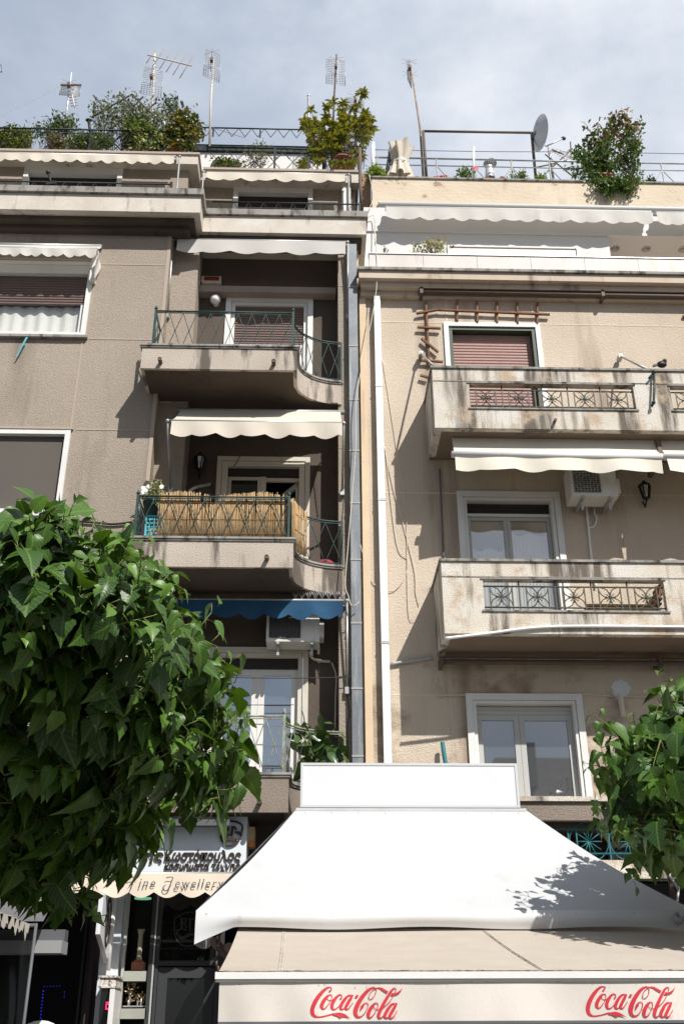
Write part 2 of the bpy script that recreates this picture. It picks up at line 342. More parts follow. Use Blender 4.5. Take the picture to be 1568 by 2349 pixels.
def leafmat(name, dark, light, vein, transl=.28, rough=.42, veins=True, spec=.5):
    M = bpy.data.materials.new(name); M.use_nodes = True; t = M.node_tree; b = t.nodes['Principled BSDF']
    at = N(t, 'ShaderNodeAttribute', attribute_name='tint')
    q = N(t, 'ShaderNodeMix', data_type='RGBA'); q.inputs[6].default_value = (*dark, 1); q.inputs[7].default_value = (*light, 1); L(t, at.outputs['Fac'], q.inputs[0])
    out = q.outputs[2]
    if veins:
        uv = N(t, 'ShaderNodeUVMap'); sp = N(t, 'ShaderNodeSeparateXYZ'); L(t, uv.outputs[0], sp.inputs[0])
        ab = N(t, 'ShaderNodeMath', operation='ABSOLUTE'); L(t, sp.outputs[1], ab.inputs[0])
        k = N(t, 'ShaderNodeMath', operation='MULTIPLY_ADD'); k.inputs[1].default_value = -.9; L(t, ab.outputs[0], k.inputs[0]); L(t, sp.outputs[0], k.inputs[2])
        m7 = N(t, 'ShaderNodeMath', operation='MULTIPLY'); m7.inputs[1].default_value = 7.5; L(t, k.outputs[0], m7.inputs[0])
        pp = N(t, 'ShaderNodeMath', operation='PINGPONG'); pp.inputs[1].default_value = .5; L(t, m7.outputs[0], pp.inputs[0])
        r1 = N(t, 'ShaderNodeMapRange'); r1.inputs['From Min'].default_value = .09; r1.inputs['From Max'].default_value = .0; L(t, pp.outputs[0], r1.inputs['Value'])
        r2 = N(t, 'ShaderNodeMapRange'); r2.inputs['From Min'].default_value = .035; r2.inputs['From Max'].default_value = .015; L(t, ab.outputs[0], r2.inputs['Value'])
        mxx = N(t, 'ShaderNodeMath', operation='MAXIMUM'); L(t, r1.outputs[0], mxx.inputs[0]); L(t, r2.outputs[0], mxx.inputs[1])
        mu = N(t, 'ShaderNodeMath', operation='MULTIPLY'); mu.inputs[1].default_value = .55; L(t, mxx.outputs[0], mu.inputs[0])
        q2 = N(t, 'ShaderNodeMix', data_type='RGBA'); L(t, mu.outputs[0], q2.inputs[0]); L(t, out, q2.inputs[6]); q2.inputs[7].default_value = (*vein, 1); out = q2.outputs[2]
        bp = N(t, 'ShaderNodeBump'); bp.inputs['Strength'].default_value = .22; bp.inputs['Distance'].default_value = .006; L(t, pp.outputs[0], bp.inputs['Height']); L(t, bp.outputs[0], b.inputs['Normal'])
    L(t, out, b.inputs['Base Color']); b.inputs['Roughness'].default_value = rough; b.inputs['Specular IOR Level'].default_value = spec
    tr = N(t, 'ShaderNodeBsdfTranslucent'); sc2 = N(t, 'ShaderNodeVectorMath', operation='MULTIPLY'); sc2.inputs[1].default_value = (1.5, 1.35, .5); L(t, out, sc2.inputs[0]); L(t, sc2.outputs[0], tr.inputs[0])
    ms = N(t, 'ShaderNodeMixShader'); ms.inputs[0].default_value = transl
    L(t, b.outputs[0], ms.inputs[1]); L(t, tr.outputs[0], ms.inputs[2]); L(t, ms.outputs[0], t.nodes['Material Output'].inputs[0])
    return M
F_mulb = leafmat('mulberry leaf', (.016, .052, .009), (.095, .20, .022), (.16, .25, .05), transl=.2, spec=.45)
F_olive = leafmat('olive shrub leaf', (.10, .125, .018), (.24, .25, .035), (.2, .2, .06), veins=False)
F_grey = leafmat('grey green leaf', (.085, .105, .045), (.18, .20, .09), (.2, .2, .1), veins=False)
F_green = leafmat('fresh green leaf', (.05, .11, .016), (.13, .21, .03), (.2, .2, .1), veins=False)
F_yellow = leafmat('yellowing leaf', (.08, .07, .012), (.22, .17, .025), (.2, .2, .1), veins=False)
F_boug = leafmat('dark climber leaf', (.032, .078, .018), (.10, .16, .035), (.2, .2, .1), veins=False)
F_bract = leafmat('pink bract', (.13, .07, .045), (.30, .16, .13), (.2, .2, .1), veins=False)
F_rubber = leafmat('rubber plant leaf', (.028, .07, .018), (.085, .14, .035), (.2, .22, .08), veins=False, transl=.12, rough=.3)
F_dry = leafmat('dry stalks', (.12, .10, .06), (.22, .19, .11), (.2, .2, .1), veins=False)
F_lime = leafmat('lime green needles', (.10, .17, .01), (.22, .30, .03), (.2, .2, .1), veins=False)
F_varieg = leafmat('variegated leaf', (.12, .15, .04), (.42, .42, .24), (.2, .2, .1), veins=False)

# ------------------------------------------------------------------ leaves
def template(half, fold=.16, droop=.22):
    """half outline [(t, w)] -> verts, faces, uv of a folded, drooping blade of unit length"""
    v = []; uv = []; f = []
    for t, wd in half:
        tc_ = min(max(t, 0), 1)
        for sgn, c in ((1, 1), (1, .5), (0, 0), (-1, .5), (-1, 1)):
            y = sgn*wd*c
            v.append((t if c == 1 else tc_*(1-c*.0), y, fold*abs(y) - droop*tc_*tc_ + .03*math.sin(9*tc_)*abs(y)*2)); uv.append((t, y))
    for i in range(len(half)-1):
        for j in range(4): f.append((i*5+j, (i+1)*5+j, (i+1)*5+j+1, i*5+j+1))
    return np.array(v), f, np.array(uv)
T_heart = template([(-.06, .08), (-.06, .20), (.02, .30), (.09, .315), (.13, .37), (.24, .365), (.28, .395), (.40, .355), (.44, .37), (.55, .29), (.59, .295), (.70, .19), (.74, .19), (.86, .08), (1.0, .0)], .2, .34)
T_lobed = template([(-.05, .08), (-.03, .22), (.08, .33), (.18, .42), (.27, .45), (.32, .20), (.36, .17), (.46, .34), (.56, .35), (.62, .27), (.66, .27), (.76, .16), (.88, .07), (1.0, .0)], .2, .34)
T_lobed1 = template([(-.05, .08), (-.04, .20), (.04, .30), (.12, .30), (.24, .38), (.40, .34), (.50, .30), (.58, .24), (.70, .21), (.84, .09), (1.0, .0)], .28, .5)
T_lance = template([(0, .02), (.2, .13), (.45, .19), (.7, .14), (.88, .06), (1, 0)], .25, .18)
T_oval = template([(0, .03), (.15, .2), (.4, .29), (.65, .26), (.85, .14), (1, 0)], .12, .15)
def leaf_mesh(name, tmpl, pos, d, n, size, mat_, parent, tint=None, bend=0):
    if not len(pos): return None
    tv, tf, tuv = tmpl
    pos = np.asarray(pos, float); d = np.asarray(d, float); n = np.asarray(n, float); size = np.asarray(size, float)
    d /= np.linalg.norm(d, axis=1)[:, None]+1e-9
    n = n - (n*d).sum(1)[:, None]*d; n /= np.linalg.norm(n, axis=1)[:, None]+1e-9
    s = np.cross(n, d)
    wid = RNG.uniform(.85, 1.1, len(pos)); crv = RNG.uniform(.3, 2.0, len(pos))
    V = pos[:, None] + size[:, None, None]*(tv[None, :, 0, None]*d[:, None] + tv[None, :, 1, None]*wid[:, None, None]*s[:, None] + tv[None, :, 2, None]*crv[:, None, None]*n[:, None])
    k = len(tv); base = np.array(parent['_b'])
    V = V.reshape(-1, 3) - base
    F = (np.array(tf)[None] + (np.arange(len(pos))*k)[:, None, None]).reshape(-1, 4)
    me = bpy.data.meshes.new(name); me.from_pydata(V.tolist(), [], F.tolist())
    me.polygons.foreach_set('use_smooth', [True]*len(F))
    u = me.uv_layers.new(name='UVMap'); UV = np.tile(tuv, (len(pos), 1)); u.data.foreach_set('uv', UV[F.reshape(-1)].reshape(-1))
    tn = RNG.uniform(0, 1, len(pos)) if tint is None else np.asarray(tint)
    a = me.attributes.new('tint', 'FLOAT', 'POINT'); a.data.foreach_set('value', np.repeat(tn, k).astype(np.float32))
    me.materials.append(mat_); me.update()
    o = bpy.data.objects.new(name, me); COL.objects.link(o); o.parent = parent; o['_b'] = tuple(base); USED.append(o)
    return o
def inside(poly, x, y):
    c = False; j = len(poly)-1
    for i in range(len(poly)):
        xi, yi = poly[i]; xj, yj = poly[j]
        if (yi > y) != (yj > y) and x < (xj-xi)*(y-yi)/(yj-yi)+xi: c = not c
        j = i
    return c
def edge_dist(poly, x, y):
    b = 1e9
    for i in range(len(poly)):
        ax, ay = poly[i-1]; bx, by = poly[i]; dx, dy = bx-ax, by-ay
        t = max(0, min(1, ((x-ax)*dx+(y-ay)*dy)/(dx*dx+dy*dy+1e-9))); b = min(b, math.hypot(ax+t*dx-x, ay+t*dy-y))
    return b
def sample(poly, n, bias=0):
    xs = [p[0] for p in poly]; ys = [p[1] for p in poly]; out = []
    while len(out) < n:
        x, y = random.uniform(min(xs), max(xs)), random.uniform(min(ys), max(ys))
        if inside(poly, x, y): out.append((x, y))
    return out
def rv(s=1.0): return Vector((random.gauss(0, s), random.gauss(0, s), random.gauss(0, s)))

def tree(label, sheet, poly, Yf, T, edge, nshoot, leaf, trunk, forks, base, upright=()):
    """small street mulberry: trunk and limbs, then leafy shoots through the crown's volume"""
    root = thing('mulberry_tree', label, 'tree', base, 'mulberry trees on the pavement')
    tb = MB(); tb.tube(trunk, .11, 12, .085); tr = tb.build('trunk', M_bark, root)
    P, D, NN, S, TI = [], [], [], [], []; P2, D2, N2, S2, T2 = [], [], [], [], []
    tw = MB(); ends = []
    jag = []
    for i_, p_ in enumerate(poly):
        a_ = poly[i_-1]; ln_ = math.hypot(p_[0]-a_[0], p_[1]-a_[1]); n_ = max(1, int(ln_/45))
        for k_ in range(1, n_): t_ = k_/n_; g_ = random.gauss(0, 17); jag.append((a_[0]+(p_[0]-a_[0])*t_+(p_[1]-a_[1])/ln_*g_, a_[1]+(p_[1]-a_[1])*t_-(p_[0]-a_[0])/ln_*g_))
        jag.append(p_)
    poly = jag
    pts = sample(poly, nshoot); vmin = min(p_[1] for p_ in poly)
    cx = sum(p[0] for p in poly)/len(poly); cy = sum(p[1] for p in poly)/len(poly)
    cen = A(sheet, cx, cy, Yf(cx, cy))
    up_ = set(upright); pts = pts + list(upright)
    for (u, v) in pts:
        ed = edge_dist(poly, u, v)
        q = 1-min(ed/edge, 1); th = T*math.sqrt(max(0, 1-q*q))+.08
        Y = Yf(u, v) + random.uniform(-1, 1)*th
        p = A(sheet, u, v, Y)
        out = (p-cen); out.z *= .6; out = out.normalized()
        g = (out*.8 + Vector((0, 0, random.uniform(-.5, .9))) + rv(.35)).normalized() if (u, v) not in up_ else Vector((random.uniform(-.25, .25), random.uniform(-.2, .1), 1)).normalized()
        ln = random.uniform(.3, .62); nl = int(ln/.058)
        q0 = p - g*ln*.6; path = [q0]; dirn = g.copy()
        for i in range(nl):
            dirn = (dirn + Vector((0, 0, -.09)) + rv(.08)).normalized(); path.append(path[-1] + dirn*(ln/nl))
        tw.tube(path[::2] if len(path) > 4 else path, .007, 5, .003); ends.append(path[0])
        ph = random.uniform(0, 6.28); fresh = random.random(); hang = max(.2, min(1.15, .35+(v-vmin)/420))
        for i, c in enumerate(path[1:]):
            k = (i+1)/nl
            ph += 2.4
            a = dirn.orthogonal().normalized(); bb = dirn.cross(a)
            side = a*math.cos(ph) + bb*math.sin(ph)
            pet = (side*.9 + dirn*.35 + Vector((0, 0, .15))).normalized()
            st = c + pet*leaf*random.uniform(.3, .5)
            tw.tube([c, st], .0035, 4)
            ld = (pet*random.uniform(.4, .9) + Vector((0, 0, -random.uniform(.3, 1.4)*hang)) + rv(.28)).normalized()
            nn = (out*.5 + Vector((.15, -.25, .75)) + rv(.38))
            sz = leaf*random.choice((.6, .8, 1, 1, 1.15, 1.4))*random.uniform(.85, 1.15)*(1-.55*k*k)
            ti = min(1, max(0, .25 + .35*fresh*k + random.gauss(0, .16) + (.3 if k > .8 else 0)))
            if random.random() < .3: P.append(st); D.append(ld); NN.append(nn); S.append(sz); TI.append(ti)
            else: P2.append(st); D2.append(ld); N2.append(nn); S2.append(sz*1.12); T2.append(ti)
    tw.build('twigs', M_twig, root)
    lm = MB()
    for fk in forks: lm.tube(fk, .06, 8, .028)
    tips = [Vector(fk[-1]) for fk in forks] + [Vector(fk[len(fk)//2]) for fk in forks]
    for e_ in random.sample(ends, min(len(ends), 70)):
        t0 = min(tips, key=lambda k: (k-e_).length); mid = (t0+e_)/2 + rv(.06)
        lm.tube([t0, mid, e_], .016, 6, .007)
    lm.build('limbs', M_bark, root)
    leaf_mesh('crown', T_heart, P, D, NN, S, F_mulb, root, TI)
    h_ = len(P2)*2//3
    leaf_mesh('lobed_leaves', T_lobed, P2[:h_], D2[:h_], N2[:h_], S2[:h_], F_mulb, root, T2[:h_]); leaf_mesh('curled_leaves', T_lobed1, P2[h_:], D2[h_:], N2[h_:], S2[h_:], F_mulb, root, T2[h_:])
    return root

def plant(name, label, cat, sheet, poly, base, Y, T, nst, per, leaf, fmat, tmpl=None, group=None, mode='spray', stemmat=None, stemr=.006, spread=.09, up=.4, second=None, pot=None, sprays=()):
    """shrub or pot plant: stems rise from the base to points spread through the crown, leaves sit round their upper ends"""
    b = A(sheet, *base, Y); root = thing(name, label, cat, b, group); tmpl = tmpl or T_lance
    st = MB(); P, D, NN, S = [], [], [], []; P2, D2, N2, S2 = [], [], [], []
    for (u, v) in sample(poly, nst):
        y = Y + random.uniform(-T, T); e_ = A(sheet, u, v, y)
        b0 = b + Vector((random.uniform(-1, 1)*min(.25, T)*.8, random.uniform(-1, 1)*T*.5, 0)) if len(base) == 2 and not isinstance(base, list) else b
        wide = abs(e_.x-b0.x)
        if wide > .5: b0 = b0 + Vector(((e_.x-b0.x)*.8, 0, 0))
        mid = b0.lerp(e_, .55) + Vector((0, 0, .12*(e_-b0).length)) + rv(.03)
        st.tube([b0, b0.lerp(mid, .6), mid, e_], stemr*.75, 5, stemr*.35)
        for i in range(per):
            if mode == 'rosette':
                ph = 2.4*i; el = random.uniform(-.15, .5)
                d = Vector((math.cos(ph), math.sin(ph), el)); p = e_ + rv(.012); n = Vector((0, 0, 1)) - d*.4
            else:
                k = random.random()**.7; p = mid.lerp(e_, k) + rv(spread); d = rv(1) + Vector((0, 0, up)); n = rv(.5) + Vector((.2, -.4, .8))
            s_ = leaf*random.uniform(.7, 1.25)
            if second and random.random() < second[1](p, b): P2.append(p); D2.append(d); N2.append(n); S2.append(s_)
            else: P.append(p); D.append(d); NN.append(n); S.append(s_)
    for (p0, p1, n_, jit) in sprays:
        a, c = A(sheet, *p0, Y+random.uniform(-T, T)*.5), A(sheet, *p1, Y+random.uniform(-T, T)*.7)
        st.tube([a, a.lerp(c, .5)+rv(.02), c], stemr*.8, 5, stemr*.4)
        for i in range(n_):
            if mode == 'rosette':
                ph = 2.4*i; d = Vector((math.cos(ph), math.sin(ph), random.uniform(-.3, .6))); p = c + rv(.015); n = Vector((0, 0, 1)) - d*.4
            else:
                p = a.lerp(c, random.random()) + rv(jit); d = rv(1) + Vector((0, 0, up)); n = rv(.5) + Vector((.2, -.4, .8))
            s_ = leaf*random.uniform(.7, 1.2)
            if second and random.random() < second[1](p, b): P2.append(p); D2.append(d); N2.append(n); S2.append(s_)
            else: P.append(p); D.append(d); NN.append(n); S.append(s_)
    st.build('stems', stemmat or M_twigbrown, root)
    leaf_mesh('foliage', tmpl, P, D, NN, S, fmat, root)
    if P2: leaf_mesh(second[2], tmpl, P2, D2, N2, S2, second[0], root)
    if pot:
        r, h, pm = pot; pb = MB(); pb.lathe(b-Vector((0, 0, h)), [(0, 0), (r*.7, 0), (r*.95, h*.85), (r*1.08, h*.85), (r*1.08, h), (r*.95, h), (r*.9, h*.88), (0, h*.88)], 18); pb.build('pot', pm, root)
    return root

# ------------------------------------------------------------------ text
def text_into(mb, s, x, y, z, size, shear=0, bold=0, depth=.0, width=None, spacing=1):
    """letters standing in the x,z plane at depth y, facing the street"""
    c = bpy.data.curves.new('lettering', 'FONT'); c.body = s; c.size = size; c.shear = shear; c.offset = bold; c.extrude = depth; c.space_character = spacing; c.resolution_u = 4
    o = bpy.data.objects.new('lettering', c); COL.objects.link(o); bpy.context.view_layer.update()
    me = bpy.data.meshes.new_from_object(o.evaluated_get(bpy.context.evaluated_depsgraph_get()))
    vs = [v.co.copy() for v in me.vertices]; fs = [tuple(p.vertices) for p in me.polygons]
    bpy.data.objects.remove(o); bpy.data.curves.remove(c); bpy.data.meshes.remove(me)
    k = 1 if not width else width/(max(v.x for v in vs)-min(v.x for v in vs))
    x0 = min(v.x for v in vs)
    mb.add([(x+(v.x-x0)*k, y-v.z, z+v.y) for v in vs], fs)
def spline(pts, n=7):
    """smooth curve through (x, y, w)"""
    P_ = [np.array(p, float) for p in pts]; out = []
    for i in range(len(P_)-1):
        a, b, c, d = P_[max(i-1, 0)], P_[i], P_[i+1], P_[min(i+2, len(P_)-1)]
        for k in range(n):
            t = k/n; out.append(.5*((2*b)+(-a+c)*t+(2*a-5*b+4*c-d)*t*t+(-a+3*b-3*c+d)*t**3))
    out.append(P_[-1]); return out
def ribbon(mb, pts, f, y):
    """flat pen stroke of varying width; f maps drawing units to (x, z)"""
    q = spline(pts); vs = []
    for i, p in enumerate(q):
        d = q[min(i+1, len(q)-1)][:2]-q[max(i-1, 0)][:2]; d = d/(np.linalg.norm(d)+1e-9); n = np.array((-d[1], d[0]))*p[2]/2
        for sgn in (1, -1):
            X, Z = f(*(p[:2]+n*sgn)); vs.append((X, y, Z))
    mb.add(vs, [(2*i, 2*i+1, 2*i+3, 2*i+2) for i in range(len(q)-1)])
def H(s, a, b, z):
    """sight line met with the horizontal plane at height z"""
    p = A(s, a, b, 10.0); d = p - Vector((0, 0, EYE)); return Vector((0, 0, EYE)) + d*((z-EYE)/d.z)
# ------------------------------------------------------------------ street
def structure(mb, name, mat_):
    o = mb.build(name, mat_, None, (0, 0, 0)); o['kind'] = 'structure'; return o
structure(MB().box(-300, 300, -300, 300, -.6, -.17), 'ground', M_asphalt)
structure(MB().box(-60, 60, -6.5, 3.5, -.169, -.13), 'road', M_asphalt)
structure(MB().box(-60, 60, 3.5, 13.6, -.169, 0), 'pavement', M_paving)
structure(MB().box(-60, 60, -10, -6.5, -.169, 0), 'pavement', M_paving)

# ------------------------------------------------------------------ helpers for facades
YB, YP, YA, YF = 12.85, 13.1, 13.55, 12.2       # left bay, pilaster plane, alcove back, balcony front
def frame_mb(mb, x0, x1, z0, z1, y0, y1, t, sill=True):
    mb.box(x0, x0+t, y0, y1, z0, z1); mb.box(x1-t, x1, y0, y1, z0, z1); mb.box(x0+t, x1-t, y0+.002, y1, z1-t, z1)
    if sill: mb.box(x0+t, x1-t, y0+.002, y1, z0, z0+t)
    return mb
def shutter_mb(x0, x1, z0, z1, y, pitch=.05):
    mb = MB(); n = max(1, int((z1-z0)/pitch))
    for i in range(n):
        a = z0+(z1-z0)*i/n; b = z0+(z1-z0)*(i+1)/n; h = b-a
        mb.add([(x0,y,a),(x1,y,a),(x1,y-.012,a+h*.3),(x0,y-.012,a+h*.3),(x1,y-.012,a+h*.75),(x0,y-.012,a+h*.75),(x1,y,b),(x0,y,b)],
               [(0,1,2,3),(3,2,4,5),(5,4,6,7)])
    mb.box(x0, x1, y+.002, y+.02, z0, z1)
    return mb
def sashes(parent, xs, z0, z1, y, t, fm, gm, rail=None):
    mb = MB(); g = MB()
    for a, b in zip(xs, xs[1:]):
        frame_mb(mb, a+.002, b-.002, z0, z1, y, y+.05, t); g.box(a+t, b-t, y+.02, y+.03, z0+t, z1-t)
    mb.build('sash', fm, parent); g.build('pane', gm, parent)
def path_len(path):
    s = [0]
    for a, b in zip(path, path[1:]): s.append(s[-1]+math.hypot(b[0]-a[0], b[1]-a[1]))
    return s
def on_path(path, s_, t):
    t = max(0, min(s_[-1], t))
    for i in range(len(path)-1):
        if t <= s_[i+1]+1e-9:
            k = (t-s_[i])/(s_[i+1]-s_[i]+1e-9); return (path[i][0]+(path[i+1][0]-path[i][0])*k, path[i][1]+(path[i+1][1]-path[i][1])*k)
    return path[-1]
def lattice(mb, path, z0, z1, pitch, w=.012, knots=True):
    """crossed diagonal bars between two heights, following a path on plan"""
    s = path_len(path); n = max(1, round(s[-1]/pitch)); p = s[-1]/n
    def seg(a, b):
        k = 6; pts = [(*on_path(path, s, a+(b-a)*i/k), z0+(z1-z0)*i/k) for i in range(k+1)]
        mb.tube(pts, w/2, 5)
    for i in range(n): seg(i*p, (i+1)*p); seg((i+1)*p, i*p)
    if knots:
        for i in range(n): q = on_path(path, s, (i+.5)*p); mb.ball((*q, (z0+z1)/2), w*1.1, 6)
def zigzag(mb, path, z0, z1, pitch, w=.012):
    s = path_len(path); n = max(1, round(s[-1]/pitch)); p = s[-1]/n
    for i in range(n):
        a, b, c = (on_path(path, s, t) for t in (i*p, (i+.5)*p, (i+1)*p))
        mb.tube([(*a, z0), (*b, z1)], w/2, 5); mb.tube([(*b, z1), (*c, z0)], w/2, 5)
def rail_tube(mb, path, z, r): mb.tube([(*p, z) for p in path], r, 6)

# ================================================================== LEFT BUILDING
LB = thing('apartment_building', 'taupe stucco apartment block on the left with curved balconies and green iron railings', 'apartment building', (-2.3, 13.1, 0))
zc = 13.2
# --- bay wall with its windows
w3x1 = AX('3', 405, 250, YB); w3z0 = AZ('3', 200, 460, YB); w3z1 = AZ('3', 200, 130, YB)
w2x1 = AX('3', 312, 900, YB); w2z1 = AZ('3', 150, 872, YB); w2z0 = AZ('u', 60, 1180, YB)
MB().wall(-9, -2.29, YB, YB+.25, 3.6, zc, [(-6, w3x1, w3z0, w3z1), (-6, w2x1, w2z0, w2z1)]).build('bay_wall', M_stuccoL, LB)
jw = MB()
for b in (('3', 500, 141), ('3', 450, 470), ('3', 500, 871)):
    z = AZ(*b, YB)
    for xa, xb in ((-9, w3x1-.02), (w3x1+.03, -2.31)) if b[2] < 300 else ((w3x1+.06 if b[2] < 600 else w2x1+.07, -2.31),): 
        if xb > xa and not (b[2] < 300 and xb < -3): jw.box(xa, xb, YB-.006, YB+.01, z-.011, z+.011)
xg = AX('3', 335, 700, YB)
jw.box(xg-.014, xg+.014, YB-.007, YB+.01, w2z1+.05, w3z0-.05); jw.box(-2.345, -2.29, YB-.007, YB+.01, 3.7, zc-.02)
jw.box(xg-.014, xg+.014, YB-.007, YB+.01, 5.0, w2z0-.08)
jw.build('joint_strips', M_jointL, LB)
def big_window(x1, z0, z1, head, kind):
    f = MB(); x0 = -6
    frame_mb(f, x0, x1, z0, z1, YB-.03, YB+.12, .075)
    if head: f.box(x0+.07, x1-.07, YB-.02, YB+.1, z1-head, z1-.07)
    fo = f.build('window', M_white, LB)
    MB().box(x0, x1+.04, YB-.07, YB+.02, z0-.045, z0-.002).build('sill', M_caplL if kind == 'shutter' else M_white, fo)
    MB().box(x0, x1+.03, YB-.04, YB+.02, z1+.002, z1+.035).build('drip_moulding', M_jointL, fo)
    if kind == 'shutter':
        zm = AZ('3', 200, 308, YB)
        shutter_mb(x0+.08, x1-.08, zm, z1-head, YB+.07).build('roller_shutter', M_shutbrown, fo)
        xs = AX('3', 343, 400, YB)
        MB().box(xs, x1-.08, YB+.05, YB+.1, z0+.08, zm).build('sash', M_white, fo)
        MB().box(x0+.08, xs, YB+.085, YB+.095, z0+.08, zm).build('pane', G_sheer, fo)
        def cur(u, v):
            return (x0+.1+(xs-x0-.1)*u, YB+.17+.013*math.sin(u*75)+.012*math.sin(u*31+1), z0+.03+(zm-z0)*v)
        cu = MB(); cu.grid(cur, 260, 2); cu.build('curtain', M_curtain, fo)
        MB().box(x0, x1, YB+.4, YB+.42, z0-.3, z1+.8).build('dark_room', M_black, fo)
    else:
        MB().box(x0+.08, x1-.08, YB+.05, YB+.07, z0+.08, z1-.08).build('insect_screen', M_mesh, fo)
    return fo
def clearglass(name, refl):
    M = bpy.data.materials.new(name); M.use_nodes = True; t = M.node_tree
    tr = N(t, 'ShaderNodeBsdfTransparent'); tr.inputs[0].default_value = (.95, .96, .955, 1)
    g = N(t, 'ShaderNodeBsdfGlossy'); g.inputs['Roughness'].default_value = .02
    ms = N(t, 'ShaderNodeMixShader'); ms.inputs[0].default_value = refl
    L(t, tr.outputs[0], ms.inputs[1]); L(t, g.outputs[0], ms.inputs[2]); L(t, ms.outputs[0], t.nodes['Material Output'].inputs[0]); return M
G_sheer = clearglass('clear window glass', .07)
big_window(w3x1, w3z0, w3z1, .24, 'shutter')
big_window(w2x1, w2z0, w2z1, 0, 'screen')

# --- loggia: jamb, pilaster, back wall with three doors
pil0, pil1 = .375, .545
MB().box(-2.29, -1.87, YP, YA-.002, 3.6, zc).build('jamb_wall', M_stuccoL, LB)
MB().box(pil0, pil1, YP, YA+.3, 0, zc).build('pilaster', M_stuccoL, LB)
for z in (12.3, 10.9, 9.3, 7.9, 6.2, 5.6, 4.9): MB().box(pil0-.001, pil1+.001, YP-.004, YP+.01, z-.006, z+.006).build('pilaster_joint', M_jointL, LB)
BAL = {3: (10.04, 10.45), 2: (6.98, 7.40), 1: (3.90, 4.355)}
d3 = (AX('3', 999, 290, YA), AX('3', 1381, 290, YA), BAL[3][1], AZ('3', 1190, 285, YA))
d2 = (AX('5', 620, 380, YA), AX('5', 1150, 380, YA), BAL[2][1], AZ('5', 880, 350, YA))
d1 = (AX('a', 325, 450, YA), AX('a', 1035, 450, YA), BAL[1][1], AZ('a', 700, 430, YA))
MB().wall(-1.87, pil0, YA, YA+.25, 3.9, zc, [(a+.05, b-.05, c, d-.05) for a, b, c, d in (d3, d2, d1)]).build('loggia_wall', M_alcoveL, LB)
# door three: white, shutter down
f = frame_mb(MB(), *d3, YA-.03, YA+.1, .085, False).build('balcony_door', M_white, LB)
frame_mb(MB(), d3[0]+.09, d3[1]-.09, d3[2], d3[3]-.09, YA+.03, YA+.12, .06, False).build('inner_frame', M_white, f)
zl = AZ('3', 1190, 483, YA)
shutter_mb(d3[0]+.15, d3[1]-.15, zl, d3[3]-.15, YA+.08).build('roller_shutter', M_shutbrown, f)
sashes(f, [d3[0]+.15, (d3[0]+d3[1])/2, d3[1]-.15], d3[2], zl, YA+.07, .07, M_white, G_dark)
# door two: old cream paint, one sash standing open on a dark room
f = frame_mb(MB(), *d2, YA-.03, YA+.1, .07, False)
frame_mb(f, d2[0]+.075, d2[1]-.075, d2[2], d2[3]-.075, YA-.012, YA+.1, .085, False)
f = f.build('balcony_door', M_cream, LB)
i0, i1, it = d2[0]+.16, d2[1]-.16, d2[3]-.16
MB().box(i0, i1, YA+.06, YA+.12, it-.13, it).build('roller_shutter', M_shutdark, f)
MB().box(i0-.4, i1+.4, YA+.9, YA+.92, d2[2], d2[3]+1.6).build('dark_room', M_black, f)
xm = i0+(i1-i0)*.47
frame_mb(MB(), i0, xm, d2[2], it-.13, YA+.08, YA+.13, .055).build('sash', M_cream, f)
MB().box(i0+.055, xm-.055, YA+.1, YA+.11, d2[2]+.05, it-.185).build('pane', G_dark, f)
MB().box(xm+.001, xm+.07, YA+.07, YA+.14, d2[2], it-.13).build('mullion', M_cream, f)
MB().box(xm+.07, i1, YA+.09, YA+.13, it-.2, it-.14).build('transom', M_cream, f)
os_ = MB(); hx, hy = i1-.02, YA+.1; dx, dy = -.26, .40
def q(k, z): return (hx+dx*k, hy+dy*k, z)
for k0, k1, za, zb in ((0, 1, it-.28, it-.2), (0, 1, d2[2], d2[2]+.08), (0, .12, d2[2], it-.2), (.88, 1, d2[2], it-.2)):
    a, b = q(k0, 0), q(k1, 0); t = (-.03, -.02)
    os_.add([(a[0],a[1],za),(b[0],b[1],za),(b[0],b[1],zb),(a[0],a[1],zb),(a[0]+.035,a[1]+.02,za),(b[0]+.035,b[1]+.02,za),(b[0]+.035,b[1]+.02,zb),(a[0]+.035,a[1]+.02,zb)],
            [(0,1,2,3),(7,6,5,4),(0,4,5,1),(3,2,6,7),(0,3,7,4),(1,5,6,2)])
os_.build('open_sash', M_cream, f)
# door one: white double door reflecting the sky
f = frame_mb(MB(), *d1, YA-.04, YA+.1, .075, False)
frame_mb(f, d1[0]+.08, d1[1]-.08, d1[2], d1[3]-.08, YA-.015, YA+.1, .06, False)
f = f.build('balcony_door', M_cream, LB)
i0, i1, it = d1[0]+.14, d1[1]-.14, d1[3]-.14
MB().box(i0, i1, YA+.04, YA+.12, it-.15, it).build('roller_shutter', M_shutdark, f)
sashes(f, [i0, AX('a', 668, 900, YA+.07), i1], d1[2]+.02, it-.15, YA+.06, .085, M_white, G_sky)

